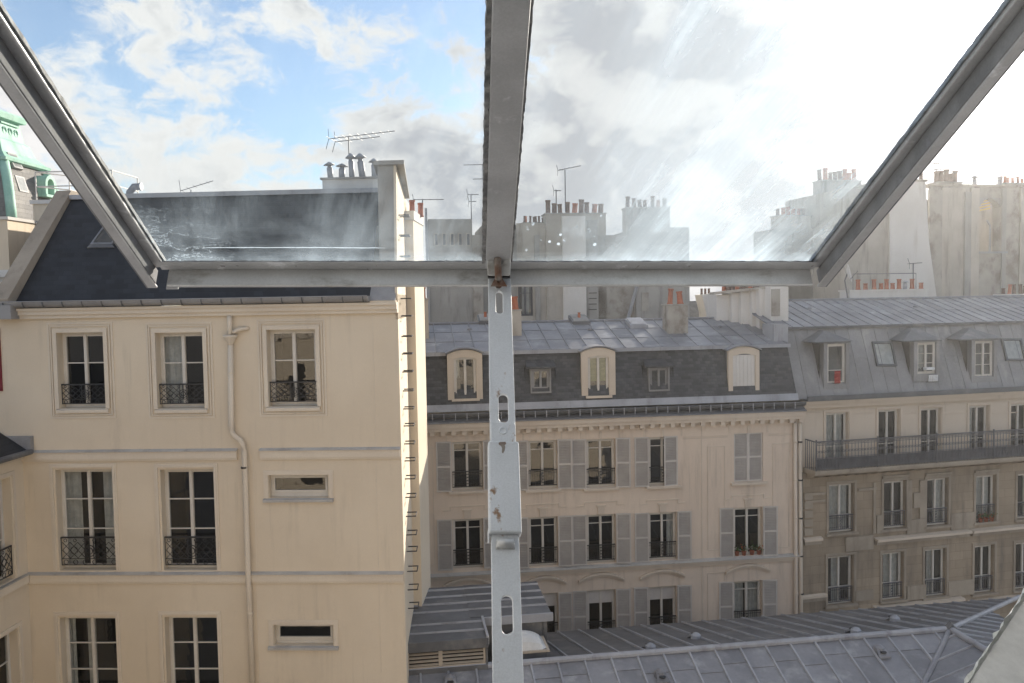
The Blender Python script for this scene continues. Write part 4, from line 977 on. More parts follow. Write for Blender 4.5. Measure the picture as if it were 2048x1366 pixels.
for cx, cy in ((1, 0), (1, 1)):
    pts = [((-i if cx else LX + i), (i if cy == 0 else LY - i), z_) for z_, i in prf]
    MB().tube(pts, .17, 8).build('hip_rib', 'copper', D, True)
MB().box(LX, .12, -.12, LY + .1, prf[0][0] - .3, prf[0][0] - .02).build('base_cornice', 'plaster_white', D)
MB().box(LX, 0, 0, LY, 0, prf[0][0] - .301).build('facade_wall', 'plaster', D)
for px, py in ((63, 325), (66, 371)):
    u, w = FD.loc(px, py, 1.2); ins = .5 if py < 350 else .3
    m = MB().box(-.02, .1, -.28, .28, -.3, .32).build('roof_window', 'lead', D); m.location = (-ins + .02, 1.05, w); m.rotation_euler = (0, R_(-24 if py < 350 else -16), 0)
    g_ = MB().quad((.105, -.22, -.24), (.105, .22, -.24), (.105, .22, .26), (.105, -.22, .26)).build('pane', 'glass', m)
u, w = FD.loc(93, 370, 2.4)
ob = MB(); k = 10
for s in range(k):
    a0, a1 = math.pi * s / k, math.pi * (s + 1) / k
    ob.slab([(0, .22 * math.cos(a0), .22 * math.sin(a0)), (0, .36 * math.cos(a0), .36 * math.sin(a0)), (0, .36 * math.cos(a1), .36 * math.sin(a1)), (0, .22 * math.cos(a1), .22 * math.sin(a1))], (.5, 0, 0))
ob.box(0, .5, -.36, -.22, -.4, 0).box(0, .5, .22, .36, -.4, 0).box(0, .55, -.4, .4, -.5, -.4)
ob = ob.build('bullseye_dormer', 'copper', D); ob.location = (-.35, 2.35, w)
MB().quad((.2, -.22, -.4), (.2, .22, -.4), (.2, .22, .2), (.2, -.22, .2)).build('pane', 'glass', ob)
# terrace block with rails between D and A
FT = Fr(-15.0, 26.0, -2.6)
T = FT.root('roof_terrace', 'small cream roof terrace with thin metal guard rails beside the copper dome', 'terrace')
q = FT.rect(66, 400, 112, 445, 0); MB().box(q[0], q[2] + 2.2, 0, 2.2, 0, q[3] - .12).build('block', 'cream', T); MB().box(q[0] - .06, q[2] + 2.26, -.06, 2.26, q[3] - .12, q[3]).build('slab_edge', 'plaster_white', T)
tt = FT.loc(100, 343, 0)[1]
for du, dv in ((0, 0), (.55, .9), (2.45, .0), (2.45, 1.6), (0.6, 2.1)): MB().tube([(q[0] + .1 + du, dv + .05, q[3] - .1), (q[0] + .1 + du, dv + .05, tt)], .022, 6).build('post', 'white', T)
for z_ in (tt, tt - .45):
    MB().tube([(q[0] + .1, .05, z_), (q[0] + 2.55, .05, z_), (q[0] + 2.55, 1.65, z_)], .02, 6).build('rail', 'white', T); MB().tube([(q[0] + .1, .05, z_), (q[0] + .65, .95, z_), (q[0] + .7, 2.15, z_)], .02, 6).build('rail', 'white', T)
FN = Fr(-16.2, 22.4, -2.6)
Nn = FN.root('cornice_block_house', 'pale house corner with stepped white cornice at the edge of the slate roof', 'building')
q = FN.rect(-60, 440, 17, 545, 0); MB().box(q[0] - 3, q[2], 0, 3, 0, q[3]).build('wall', 'cream', Nn)
MB().box(q[0] - 3, q[2] + .05, -.05, 3, q[3], q[3] + .08).build('coping', 'plaster_white', Nn)
MB().box(q[0] - 3, q[2] + .12, -.12, 3.1, q[1] - .02, q[1] + .06).box(q[0] - 3, q[2] + .22, -.22, 3.1, q[1] - .14, q[1] - .021).box(q[0] - 3, q[2] + .1, -.1, 3.05, q[1] - .3, q[1] - .141).build('cornice', 'plaster_white', Nn)

# ------------------------------------------------------------------ houses and chimney walls behind
FH = Fr(0, 43.0, 7.0)
def hroot(name, label): return FH.root(name, label, 'building')
def blk(root, name, x0, y0, x1, y1, v, d, mat, base=4.0):
    q = FH.rect(x0, y0, x1, y1, v); return MB().box(q[0], q[2], v, v + d, base if base is not None else q[1], q[3]).build(name, mat, root), q
H1 = hroot('pale_rear_house', 'pale grey rear house with a flat parapet behind the zinc roof')
_, q1 = blk(H1, 'wall', 858, 438, 946, 640, 1.0, 6, 'plaster_grey'); 
blk(H1, 'quoin_strip', 946, 470, 966, 640, .9, 1, 'patchy'); blk(H1, 'wall', 966, 450, 1034, 640, 1.4, 5, 'plaster_grey')
for x in (868, 884, 900, 916, 932):
    q = FH.rect(x, 466, x + 9, 492, 1.0); o = MB().ring(q[0], q[1], q[2], q[3], .05, .93, .999).build('window', 'plaster', H1); MB().box(q[0] + .05, q[2] - .05, .96, .998, q[1] + .05, q[3] - .05).build('pane', 'grey_iron', o)
q = FH.rect(856, 570, 862, 650, .9); MB().tube([(q[0], .9, q[1] - 2), (q[0], .9, q[3] + 4)], .07, 6).build('drainpipe', 'bluepipe', H1)
H2 = hroot('windowed_rear_house', 'rear house with a tall grey framed window behind the zinc roof')
q = FH.rect(1036, 540, 1066, 632, 1.2)
big = FH.rect(1034, 446, 1126, 640, 1.2)
wall(MB(), big[0], big[2], 4, big[3], [q], v=1.2, rev=.3).build('wall', 'plaster', H2); MB().box(big[0], big[2], 3.2, 6, 4, big[3] - .01).build('rear_mass', 'plaster', H2)
window(H2, q, v=1.2, rec=.25, rows=(.5,), fmat='grey_iron', curtain=((.3, .8),))
blk(H2, 'pilaster', 1070, 470, 1080, 640, 1.1, .2, 'plaster_grey'); blk(H2, 'pilaster', 1117, 470, 1124, 640, 1.1, .2, 'patchy')
c_ = FH.rect(1046, 447, 1092, 520, 1.6); chimney(H2, c_[0], c_[2], 1.6, 2.4, 6, c_[3], 'plaster_grey', 7, POTS, ps=.7)
H3 = hroot('tall_chimney_wall_house', 'tall rear chimney wall crowded with dark pots under a thin aerial')
blk(H3, 'wall', 1126, 432, 1172, 640, .8, 4, 'plaster_white'); c_ = FH.rect(1092, 428, 1212, 520, 1.0); chimney(H3, c_[0], c_[2], 1.0, 2.2, 10, c_[3], 'plaster', 9, POTS, ps=1.3, name='chimney_wall')
blk(H3, 'strip', 1172, 440, 1196, 640, .9, 3, 'plaster_grey')
for y in (585, 596, 607, 618): q = FH.rect(1178, y, 1192, y + 1, .9); MB().tube([(q[0], .9, q[1]), (q[0], .75, q[1]), (q[2], .75, q[1]), (q[2], .9, q[1])], .02, 5).build('rung', 'iron', H3)
H4 = hroot('patched_rear_house', 'rear house with patched plaster wall and slanting flue line')
blk(H4, 'wall', 1196, 470, 1282, 640, 1.0, 5, 'patchy'); _, q4 = blk(H4, 'wall', 1272, 455, 1379, 640, .7, 6, 'plaster_grey')
q = FH.rect(1283, 585, 1297, 622, .7); MB().box(q[0], q[2], .66, .72, q[1], q[3]).build('blind_slot', 'patchy', H4)
a, b = FH.loc(1277, 560, .6), FH.loc(1254, 645, .6); MB().tube([(a[0], .6, a[1]), (b[0], .6, b[1])], .1, 6).build('flue', 'bluepipe', H4)
c_ = FH.rect(1254, 416, 1340, 500, 2.0); chimney(H4, c_[0], c_[2], 2.0, 3.0, 12, c_[3], 'plaster_grey', 7, POTS, ps=1.2)
H5 = hroot('low_gap_house', 'low slate roofed house with white gable seen through the gap in the walls')
q = FH.rect(1379, 602, 1440, 640, 4.0); MB().slab([(q[0] - 1, 4, q[3] - 1.6), (q[2] + 1, 4, q[3] - 1.6), (q[2] + 1, 7, q[3]), (q[0] - 1, 7, q[3])], (0, .1, -.1)).build('roof', 'slate_warm', H5); MB().box(q[0] - 1, q[2] + 1, 4.2, 8, 2, q[3] - 1.7).build('wall', 'plaster', H5)
q = FH.rect(1404, 586, 1432, 640, 3.0); MB().slab([(q[0] + .25, 3, q[1] - 2), (q[0] + .25, 3, q[1] + .4), (q[0], 3, q[3] - .1), (q[2], 3, q[3]), (q[2], 3, q[1] - 2)], (0, 1.2, 0)).build('white_gable', 'plaster_white', H5)
for i in range(3): put(POTS, 'chimney_pot', H5, (q[0] + .2 + i * .22, 3.6, q[3] - .08), scale=(.7, .7, .7))
FJ = Fr(18.0, 45.5, 13.0)
J2 = FJ.root('pale_stack_house', 'hazy rear house with square stack and red pots seen through the dirty glass', 'building')
q = FJ.rect(1560, 432, 1622, 560, 3); MB().box(q[0], q[2] + 2.5, 3, 6, 4, q[3] - .7).build('wall', 'plaster', J2); chimney(J2, q[0], q[2], 3, 4, 10, q[3], 'plaster', 6, POT, ps=1.1)
J3 = FJ.root('pale_pot_row_house', 'faint rear chimney wall topped with a crowded row of pots', 'building')
q = FJ.rect(1645, 362, 1722, 560, 5); MB().box(q[0] - .4, q[2], 5, 9, 4, q[3] - 1.2).build('wall', 'plaster_grey', J3); chimney(J3, q[0], q[2], 5, 6, 10, q[3], 'plaster_grey', 8, POTS, ps=1.3)
I = FJ.root('white_gable_house', 'tall house with smooth white gable and battered foot', 'building')
q = FJ.rect(1690, 366, 1782, 610, 0); MB().box(q[0], q[2], 0, 6, 3, q[3] - .3).build('wall', 'plaster', I)
zz = lambda px, py: FJ.loc(px, py, -.1)
p5 = [zz(1780, 640), zz(1876, 640), zz(1874, 600), zz(1858, 482), zz(1851, 362), zz(1780, 362)]
p5 = [(p5[0][0], 3), (p5[1][0], 3)] + p5[1:]
MB().slab([(a, -.1, b) for a, b in p5], (0, 6, 0)).build('gable', 'plaster_white', I)
t0, t1 = zz(1776, 362), zz(1854, 362); MB().box(t0[0], t1[0], -.16, 6, t0[1] + .001, t0[1] + .12).build('coping', 'plaster', I)
for x in (1795, 1830, 1842): u = FJ.loc(x, 350, 1)[0]; put(POTS, 'chimney_pot', I, (u, 1, t0[1] + .1), scale=(1, 1, 1.4))
J = FJ.root('blind_arch_house', 'grimy grey rear house wall with one tall arched opening', 'building')
jv = 1.5
q = FJ.rect(1856, 374, 2200, 640, jv); aw = FJ.rect(1958, 396, 2001, 503, jv)
rise = .55
wall(MB(), q[0], q[2], 3, q[3], [aw], v=jv, rev=.6).build('wall', 'patchy', J)
m = MB(); tp_ = arc(aw[0], aw[2], aw[3] - rise, rise, 10)
for p0, p1 in zip(tp_, tp_[1:]): m.slab([(p0[0], jv - .002, p0[1]), (p1[0], jv - .002, p1[1]), (p1[0], jv - .002, aw[3] + .01), (p0[0], jv - .002, aw[3] + .01)], (0, .5, 0))
m.build('arch_head', 'plaster_grey', J)
MB().box(aw[0] - .3, aw[2] + .3, jv + 3.2, jv + 3.3, aw[1] - 1, aw[1] + 2.1).build('inner_wall', 'plaster_grey', J)
o = MB().slab([(aw[0] - .6, jv + 1.6, aw[3] - .75), (aw[2] + .6, jv + 1.6, aw[3] + .2), (aw[2] + .6, jv + 3.6, aw[3] + .2), (aw[0] - .6, jv + 3.6, aw[3] - .75)], (0, 0, -.1)).build('inner_roof', 'plaster', J)
for i in range(5):
    z = aw[3] - .85 + i * .17; MB().slab([(aw[0] - .1, jv + .9, z), (aw[2] + .1, jv + .9, z + .3), (aw[2] + .1, jv + .9, z + .4), (aw[0] - .1, jv + .9, z + .1)], (0, .05, 0)).build('yellow_slat', 'orangeglass', J)
q2 = FJ.loc(1980, 505, jv); MB().box(aw[0] - .1, aw[2] + .4, jv - .15, jv - .002, aw[1] - .12, aw[1] - .002).build('sill', 'bluepipe', J)
MB().tube([(aw[2] - .28, jv + .5, aw[1]), (aw[2] - .28, jv + .5, aw[1] + 1.6), (aw[2] - .5, jv + .5, aw[1] + 1.9)], .07, 6).build('inner_pipe', 'bluepipe', J)
for x0, x1, y0, mt, d in ((1858, 1884, 380, 'patchy', .12), (1884, 1930, 376, 'plaster', .08), (1930, 1942, 384, 'plaster_grey', .2), (1942, 1958, 376, 'plaster', .12), (2004, 2012, 376, 'plaster_grey', .1), (2040, 2060, 376, 'plaster', .1)):
    k_ = FJ.rect(x0, y0, x1, 640, jv - d); MB().box(k_[0], k_[2], jv - d, jv - .001, 3, k_[3]).build('wall_strip', mt, J)
MB().box(q[0], q[2], jv - .1, jv + 1, q[3] + .001, q[3] + .1).build('coping', 'plaster', J)
for x0, x1, n_, ps in ((1878, 1906, 3, 1.4), (1908, 1924, 2, 1.3), (2010, 2030, 3, .8), (2032, 2060, 3, .8)):
    k_ = FJ.rect(x0, 370, x1, 374, jv + .4); chimney(J, k_[0], k_[2], jv + .4, jv + 1.2, q[3], q[3] + .25, 'plaster', n_, POTS if x0 < 2000 else POT, ps=ps)
for x in (1949, 1999): u = FJ.loc(x, 372, jv + .5)[0]; put(COWL, 'cowl', J, (u, jv + .5, q[3] + .05), scale=(1.2, 1.2, 1.0))
MB().box(q[0], q[2], 5.5, 5.7, 3, q[3] - .3).build('rear_wall', 'plaster', J)
# aerials on the far roofs
def aer(label, fr, px, py_t, py_b, v, boom, az, n=5, tilt=0, second=None, r=.03):
    u, wb_ = fr.loc(px, py_b, v); wt_ = fr.loc(px, py_t, v)[1]
    return antenna(label, fr.world(u, v, wb_), wt_ - wb_, boom, R_(az), n, R_(tilt), r=r, second=second)
aer('single slim aerial with slanting boom above the crowded dark chimney pots', FH, 1131, 340, 420, 1.6, 1.3, 10, 5, 12)
aer('short bare aerial beside the crowded dark chimney pots', FH, 1113, 380, 440, 1.6, .4, 10, 2)
aer('low wide aerial by the beige pier top', FH, 846, 398, 440, 1.6, 1.6, 5, 4)
aer('slim aerial on the pale grey rear house parapet', FH, 943, 388, 440, 2.0, .6, 5, 3, 0, (.4, .4))
aer('tall aerial with two booms partly behind the middle glazing bar', FH, 968, 328, 455, 2.4, 1.5, 178, 6, 0, (.8, .8))
aer('aerial with two short booms behind the white gable', FJ, 1872, 326, 375, 3.0, .9, 0, 4, 0, (.4, .7))
aer('bent aerial with slanted boom on the arched house chimney', FJ, 1912, 345, 375, 2.2, .6, 0, 3, 20)
aer('leaning aerial in front of the white gable', FJ, 1826, 526, 602, -.5, .7, 0, 3, 3)
# ------------------------------------------------------------------ F: zinc roofed courtyard building
FF = Fr(.84, 21.0, 8.0)
F = FF.root('courtyard_building', 'low courtyard building with ribbed zinc roof, thick ridge roll and angled wing', 'building')
w0 = FF.loc(1090, 1325, 0)[1]; uE = FF.loc(1900, 1261, 0)[0]
pn, pf_ = R_(20), R_(15.5); tn, tf = math.tan(pn), math.tan(pf_)
def hit(px, py, fn):
    best = None
    for i in range(2000):
        v = -8 + 18 * i / 2000; u, w = FF.loc(px, py, v); e = abs(w - fn(u, v))
        if best is None or e < best[0]: best = (e, u, v, w)
    return best[1:]
vy = hit(1850, 1366, lambda u, v: w0 + tn * v)          # a point of the valley
kv_ = (uE - vy[0]) / -vy[1]                              # valley: u = uE + kv_*v (v<0)
tl = tn / max(kv_, .2)                                   # wing's slope facing the valley
hp = hit(1995, 1216, lambda u, v: w0 - tf * v)
kh = (hp[0] - uE) / hp[1]                                # hip: u = uE + kh*v
tr_ = tf / max(kh, .2)
uL, vN, vF = -6.2, -5.0, 5.5
Mn = lambda a, b: (a, -b * math.cos(pn), w0 - b * math.sin(pn))            # b runs down the slope
cn = math.cos(pn); cf = math.cos(pf_)
up_n = lambda a, b: (a, -(5.3 - b) * cn, w0 - (5.3 - b) * math.sin(pn))
poly = [(uL, 0), (uE - kv_ * 5.3 * cn, 0), (uE, 5.3), (uL, 5.3)]
zinc(F, up_n, (0, -math.sin(pn), cn), poly, .71, (.30, .62, .86), off=.2, jig=.05, sw=.035, sh=.05, smat='zinc_pale')
LF = vF / cf
up_f = lambda a, b: (a, (LF - b) * cf, w0 - (LF - b) * math.sin(pf_))
GU = FF.loc(1110, 1300, 1.2)[0]
poly = [(GU - 1.6, 0), (uE + kh * vF, 0), (uE, LF), (GU - 1.6, LF)]
zinc(F, up_f, (0, math.sin(pf_), cf), poly, .71, (.5,), off=.55, mat='zinc_dark', smat='zinc_pale', sw=.035, sh=.06)
# wing coming towards the viewer: ridge along -v from (uE, 0)
LW = 7.0
pl_ = math.atan(tl); cl = math.cos(pl_); WL = 3.4
mw_ = lambda a, b: (uE - (WL - b) * cl, -a, w0 - (WL - b) * math.sin(pl_))   # a along the wing, b up to its ridge
poly = [(0, WL), (LW, WL), (LW, 0), (WL * cl / kv_, 0)]
zinc(F, mw_, (-math.sin(pl_), 0, cl), poly, .71, (.45,), off=.3, smat='zinc_pale')
prr = math.atan(tr_); cr = math.cos(prr); WR_ = 3.6
mr_ = lambda a, b: (uE + (WR_ - b) * cr, -a, w0 - (WR_ - b) * math.sin(prr))
poly = [(0, WR_), (LW, WR_), (LW, 0), (-WR_ * cr / kh, 0)]
zinc(F, mr_, (math.sin(prr), 0, cr), poly, .45, (), off=.2, smat='zinc_pale', mat='zinc_dark')
MB().tube([(uL, 0, w0 + .04), (uE, 0, w0 + .04)], .085, 8).build('ridge_roll', 'zinc_pale', F)
MB().tube([(uE, 0, w0 + .04), (uE, -LW, w0 + .04)], .085, 8).build('ridge_roll', 'zinc_pale', F)
MB().tube([(uE, 0, w0 + .04), (uE + kh * vF, vF, w0 - tf * vF + .04)], .07, 8).build('hip_roll', 'zinc_pale', F)
MB().tube([(uE, 0, w0 + .03), (uE - kv_ * 5, -5, w0 - tn * 5 + .03)], .075, 8).build('valley_roll', 'zinc', F)
MB().tube([(uE - .12, 0, w0 + .0), (uE, 0, w0 + .16), (uE + .12, 0, w0 + .0)], .1, 8).build('ridge_cap', 'zinc_dark', F)
vb = 4.9 * cn
MB().box(uL, uE - kv_ * 5, -vb, -vb + .2, 0, w0 - tn * vb - .08).build('front_wall', 'cream', F)
MB().box(GU - 1.6, uE + 3, vF - .5, vF - .3, 0, w0 - tf * (vF - .3) - .08).build('back_wall', 'cream', F)
MB().box(uL, uL + .2, -vb, .0, 0, w0 - tn * vb - .1).build('end_wall', 'cream', F)
def vent(px, py, far=False):
    u, v, w = hit(px, py, (lambda u, v: w0 - tf * v) if far else (lambda u, v: w0 + tn * v))
    m = MB().lathe([(.16, -.06), (.16, .0), (.14, .1), (.05, .16), (.01, .17)], 10)
    m.slab([(-.17, -.3 if not far else .3, -.1), (.17, -.3 if not far else .3, -.1), (.1, 0, .1), (-.1, 0, .1)], (0, 0, .05))
    o = m.build('roof_vent', 'zinc' if not far else 'zinc_pale', F); o.location = (u, v, w + .03)
    MB().lathe([(.085, -.01), (.085, .01)], 8).build('vent_mouth', 'iron', o).location = (0, -.2 if not far else .2, .04)
vent(1320, 1352); vent(1758, 1303); vent(900, 1362)
vent(1301, 1300, True); vent(1392, 1278, True); vent(1712, 1268, True); vent(1790, 1243, True)
MB().box(uL - .15, uL + 2.2, -.2, .05, w0 + .02, w0 + .12).build('abutment_flashing', 'lead', F)
# ------------------------------------------------------------------ G: flat zinc lantern with louvres, beside the cream flank
G = FF.root('louvred_roof_lantern', 'flat zinc roofed lantern with cream louvre vents beside the cream flank wall', 'lantern')
gz = FF.loc(890, 1282, .0)[1]
g0 = FF.loc(806, 1290, 0)[0]; g1 = FF.loc(975, 1290, 0)[0]; g2 = FF.loc(1100, 1240, 1.4)[0]
gv = 3.6
# stepped flat roof, sheets running back
Mg = lambda a, b: (b, a, gz + .02 + .03 * a)
def gpoly(u0, u1, va, vb2): return [(va, u0), (vb2, u0), (vb2, u1), (va, u1)]
zinc(G, Mg, (0, -.03, 1), gpoly(g0 - .4, g1, -.08, 1.25), .52, (), off=-.08, mat='zinc_dark', smat='zinc_pale', sw=.03, sh=.05)
zinc(G, Mg, (0, -.03, 1), gpoly(g0 - .4, g2, 1.25, gv), .52, (.5,), off=1.25, mat='zinc_dark', smat='zinc_pale', sw=.03, sh=.05)
MB().box(g0 - .4, g1 + .02, -.12, -.06, gz - .2, gz + .05).build('fascia', 'zinc_dark', G)
MB().box(g1 - .03, g1 + .03, -.12, 1.25, gz - .12, gz + .1).build('side_fascia', 'zinc_pale', G)
MB().box(g1, g2 + .05, 1.18, 1.26, gz - .16, gz + .06).build('fascia', 'zinc_pale', G)
fl = FF.loc(890, 1338, 0)[1]
m = MB(); gx0, gx1 = g0 + .05, g1 - .06
MB().ring(gx0, fl + .06, gx1, gz - .16, .05, -.03, .03).box((gx0 + gx1) / 2 - .18, (gx0 + gx1) / 2 - .08, -.03, .03, fl + .06, gz - .16).build('louvre_frame', 'louvre', G)
for k in range(5):
    z = fl + .13 + k * .095
    MB().slab([(gx0 + .05, -.03, z), (gx1 - .05, -.03, z), (gx1 - .05, .02, z + .022), (gx0 + .05, .02, z + .022)], (0, 0, .014)).build('louvre', 'louvre', G)
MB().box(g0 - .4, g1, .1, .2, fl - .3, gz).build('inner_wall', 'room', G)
MB().box(g1 - .05, g1 + .0, -.05, 1.2, fl - .4, gz - .01).build('cheek', 'zinc_dark', G)
MB().box(g0 - .4, g1, -.08, -.03, fl - .3, fl + .06).build('kerb', 'zinc_dark', G)
MB().box(g1, g2 - .1, 1.3, 1.4, fl - 1, gz).build('rear_screen', 'zinc_dark', G)
MB().box(g2 - .25, g2 - .19, 1.3, 1.36, fl - 1.6, gz - .1).build('post', 'zinc_pale', G)
MB().box(g0 - .4, g2 - .1, gv - .2, gv - .1, 0, gz).build('rear_wall', 'cream', G)
MB().box(g2 - .4, g2 - .3, 1.4, gv - .1, 0, gz).build('end_wall', 'zinc_dark', G)
# dome light
q = FF.rect(1000, 1266, 1095, 1306, .35)
dz = q[1]
DL = FF.root('dome_rooflight', 'milky acrylic dome rooflight on a zinc kerb beside the louvred lantern', 'skylight')
MB().box(q[0], q[2], .35, 1.2, dz - .75, dz).build('kerb', 'zinc_dark', DL)
MB().box(q[0] - .05, q[2] + .05, .3, 1.25, dz, dz + .05).build('rim', 'louvre', DL)
m = MB(); n = 10; cx, cy, hx, hy = (q[0] + q[2]) / 2, .775, (q[2] - q[0]) / 2 - .02, .41
def dm_(i, j): x, y = 2 * i / n - 1, 2 * j / n - 1; return (cx + x * hx, cy + y * hy, dz + .05 + .36 * (1 - x * x) ** .6 * (1 - y * y) ** .6)
for i in range(n):
    for j in range(n): m.quad(dm_(i, j), dm_(i + 1, j), dm_(i + 1, j + 1), dm_(i, j + 1))
m.build('dome', 'acrylic', DL, True)

# ------------------------------------------------------------------ own house: roof slope, curb and facade under the viewer
O = bpy.data.objects.new('viewpoint_house', None); COL.objects.link(O); tag(O, 'house whose whitewashed skylight curb edge frames the view', 'building')
wins = []
for k in range(9):
    for z in (1.2, 4.4, 7.6, 10.8): wins.append((-11 + k * 3.1, z, -9.8 + k * 3.1, z + 2.0))
m = MB(); wall(m, -13.0, 18.0, 0, 14.3, wins, v=0)
fw_ = m.build('facade_wall', 'cream', O)
for o_ in (fw_,): o_.rotation_euler = (0, 0, math.pi); o_.location = (2.5, 1.15, 0)
for r in wins[::1]:
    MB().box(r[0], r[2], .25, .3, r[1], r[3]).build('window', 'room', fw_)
# roof around the opening, falling steeply towards the court
TP = 1.354; rz = lambda y: CAMZ - .367 - (y - .758) * TP
rn = Vector((0, TP, 1)).normalized()
XL, XR, YS, YT = -.64, .42, .80, .0
def rp(x0, x1, y0, y1, nm='roof_slope', mat='zinc'): return MB().slab([(x0, y0, rz(y0)), (x1, y0, rz(y0)), (x1, y1, rz(y1)), (x0, y1, rz(y1))], -rn * .08).build(nm, mat, O)
rp(-15, 15, YS + .03, 1.4); rp(-15, XL - .03, -2.6, YS + .03); rp(XR + .03, 15, -2.6, YS + .03); rp(XL - .03, XR + .03, -2.6, YT - .03)
MB().box(-15, 15, 1.0, 1.35, 14.3, rz(1.3) - .08).build('eaves', 'cream_trim', O)
def strip(y0, y1, x0, x1, t0, t1, nm, mat, n=1, jit=0.0, bev=0):     # a board lying along the slope between two heights over it
    m = MB()
    a = [Vector((x, y, rz(y))) + rn * t for x, y, t in ((x0, y0, t0), (x1, y0, t0), (x1, y1, t0), (x0, y1, t0))]
    m.slab(a, rn * (t1 - t0)); return m.build(nm, mat, O, bevel=bev)
for x0, x1 in ((XL - .028, XL),): strip(YT, YS, x0, x1, -.34, -.012, 'skylight_reveal', 'whitewash')
strip(YS, YS + .028, XL, XR, -.3, -.02, 'skylight_sill', 'whitewash'); strip(YT - .028, YT, XL, XR, -.3, .0, 'skylight_head', 'whitewash')
# uneven painted edge of the curb
inn_ = Vector((.285, 0, 0)) - rn * .34
MB().slab([Vector((XR, YT - .1, rz(YT - .1))), Vector((XR, .80, rz(.80))), Vector((XR, .80, rz(.80))) + inn_, Vector((XR, YT - .1, rz(YT - .1))) + inn_], (.02, 0, 0)).build('skylight_reveal', 'whitewash', O)
m = MB(); n = 160; ring_ = []
for i in range(n + 1):
    y = YT + (.80 - YT) * i / n; base = Vector((XR, y, rz(y)))
    j = [random.gauss(0, .0009) + .0012 * math.sin(i * .9) * random.random() for _ in range(4)]
    ring_.append([base + inn_ * .007 + Vector((j[0] - .0005, 0, 0)), base + Vector((-.002 + j[1], 0, -.004 + j[0])), base + Vector((-.001 + j[2], 0, .001 + j[3])), base + Vector((.006, 0, .003 + j[0])), base + Vector((.012, 0, -.004))])
for a, b in zip(ring_, ring_[1:]):
    for k in range(4): m.quad(a[k], b[k], b[k + 1], a[k + 1])
m.build('curb_edge', 'green_edge', O, True)
for nm, b in (('room_floor', (-1.9, 1.9, -2.1, .98, 14.3, 14.34)), ('room_wall', (-1.9, 1.9, -2.14, -2.1, 14.3, 18.2)), ('room_wall', (-1.94, -1.9, -2.1, .98, 14.3, 18.2)), ('room_wall', (1.9, 1.94, -2.1, .98, 14.3, 18.2)), ('room_wall', (-1.9, 1.9, .98, 1.02, 14.3, 15.2))):
    MB().box(*b).build(nm, 'whitewash', O)  # unseen room, drawn close and white to bounce sun onto the stay

# ------------------------------------------------------------------ the open skylight sash
cdir = lambda r, u, f: RT * r + UP * u + FW * f
dd = cdir((924 - 1024) / FPX, -(1445 - 683) / FPX, 1).normalized()       # down its length, away from the viewer
xx = cdir(1, .006, .063); xx = (xx - dd * xx.dot(dd)).normalized()
yy = -dd; zz_ = yy.cross(xx).normalized()
SP = CAM + cdir((985 - 1024) / FPX, -(524 - 683) / FPX, 1.0)
S = bpy.data.objects.new('skylight_sash', None); COL.objects.link(S); tag(S, 'raised galvanised steel skylight sash with two dirty glass panes', 'skylight')
ms = Matrix.Identity(4)
for i in range(3): ms[i][0] = xx[i]; ms[i][1] = yy[i]; ms[i][2] = zz_[i]; ms[i][3] = SP[i]
S.matrix_world = ms
XA, XB, LS = -.392, .400, 1.09
XM = .006
def rough(mb, x0, x1, y0, y1, z0, z1, n=60, j=.0012):      # a long strip with a ragged surface
    al = y1 - y0 > x1 - x0; R2 = []
    for i in range(n + 1):
        t = i / n; g = lambda: random.gauss(0, j)
        if al: y = y0 + (y1 - y0) * t; R2.append([(x0 + g(), y, z0 + g()), (x1 + g(), y, z0 + g()), (x1 + g(), y, z1 + g()), (x0 + g(), y, z1 + g())])
        else: x = x0 + (x1 - x0) * t; R2.append([(x, y0 + g(), z0 + g()), (x, y1 + g(), z0 + g()), (x, y1 + g(), z1 + g()), (x, y0 + g(), z1 + g())])
    for a, b in zip(R2, R2[1:]):
        for k in range(4): mb.quad(a[k], a[(k + 1) % 4], b[(k + 1) % 4], b[k])
    return mb
# side rails: flange under the glass, hanging web with a folded lip
for sx, x in ((-1, XA), (1, XB)):
    f = lambda a, b: (min(x + sx * a, x + sx * b), max(x + sx * a, x + sx * b))
    o = MB().box(*f(-.003, .0200), -.006, LS, -.0045, .003).build('side_rail', 'galv', S, bevel=.0015)
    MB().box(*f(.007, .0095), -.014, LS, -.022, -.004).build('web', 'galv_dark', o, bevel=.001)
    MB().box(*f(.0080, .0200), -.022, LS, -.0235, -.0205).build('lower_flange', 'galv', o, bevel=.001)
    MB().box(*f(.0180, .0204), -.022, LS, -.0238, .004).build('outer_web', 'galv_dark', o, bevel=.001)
    rough(MB(), *f(-.005, .0), -.002, LS, .0, .004, 160, .00022).build('putty', 'putty', o)
# bottom rail: front face and glazing strip
o = MB().box(XA + .008, XB - .004, -.0115, -.006, -.0285, -.0065).build('bottom_rail', 'galv_pale', S, bevel=.0012)
rough(MB(), XA, XB, -.0065, .004, -.0068, -.0005, 200, .00022).build('putty', 'putty', o)
MB().box(XA + .006, XA + .02, -.0135, -.0118, -.0295, -.006).build('folded_end', 'galv', o)
MB().box(XA, XB, -.006, .012, -.0072, -.0069).build('glazing_ledge', 'galv', o)
# middle glazing bar
o = MB().box(XM - .0145, XM + .0145, .012, LS, -.016, .004).build('glazing_bar', 'galv', S, bevel=.001)
rough(MB(), XM - .019, XM - .0146, .012, LS, -.009, .003, 320, .0004).build('putty', 'putty', o); rough(MB(), XM + .0146, XM + .0175, .012, LS, -.007, .003, 220, .00022).build('putty', 'putty', o)
MB().box(XA, XB, LS - .03, LS, -.03, .004).build('top_rail', 'galv', S)
o.matrix_local = Matrix.Translation((XM, 0, 0)) @ Matrix.Rotation(.014, 4, 'Z') @ Matrix.Translation((-XM, 0, 0))
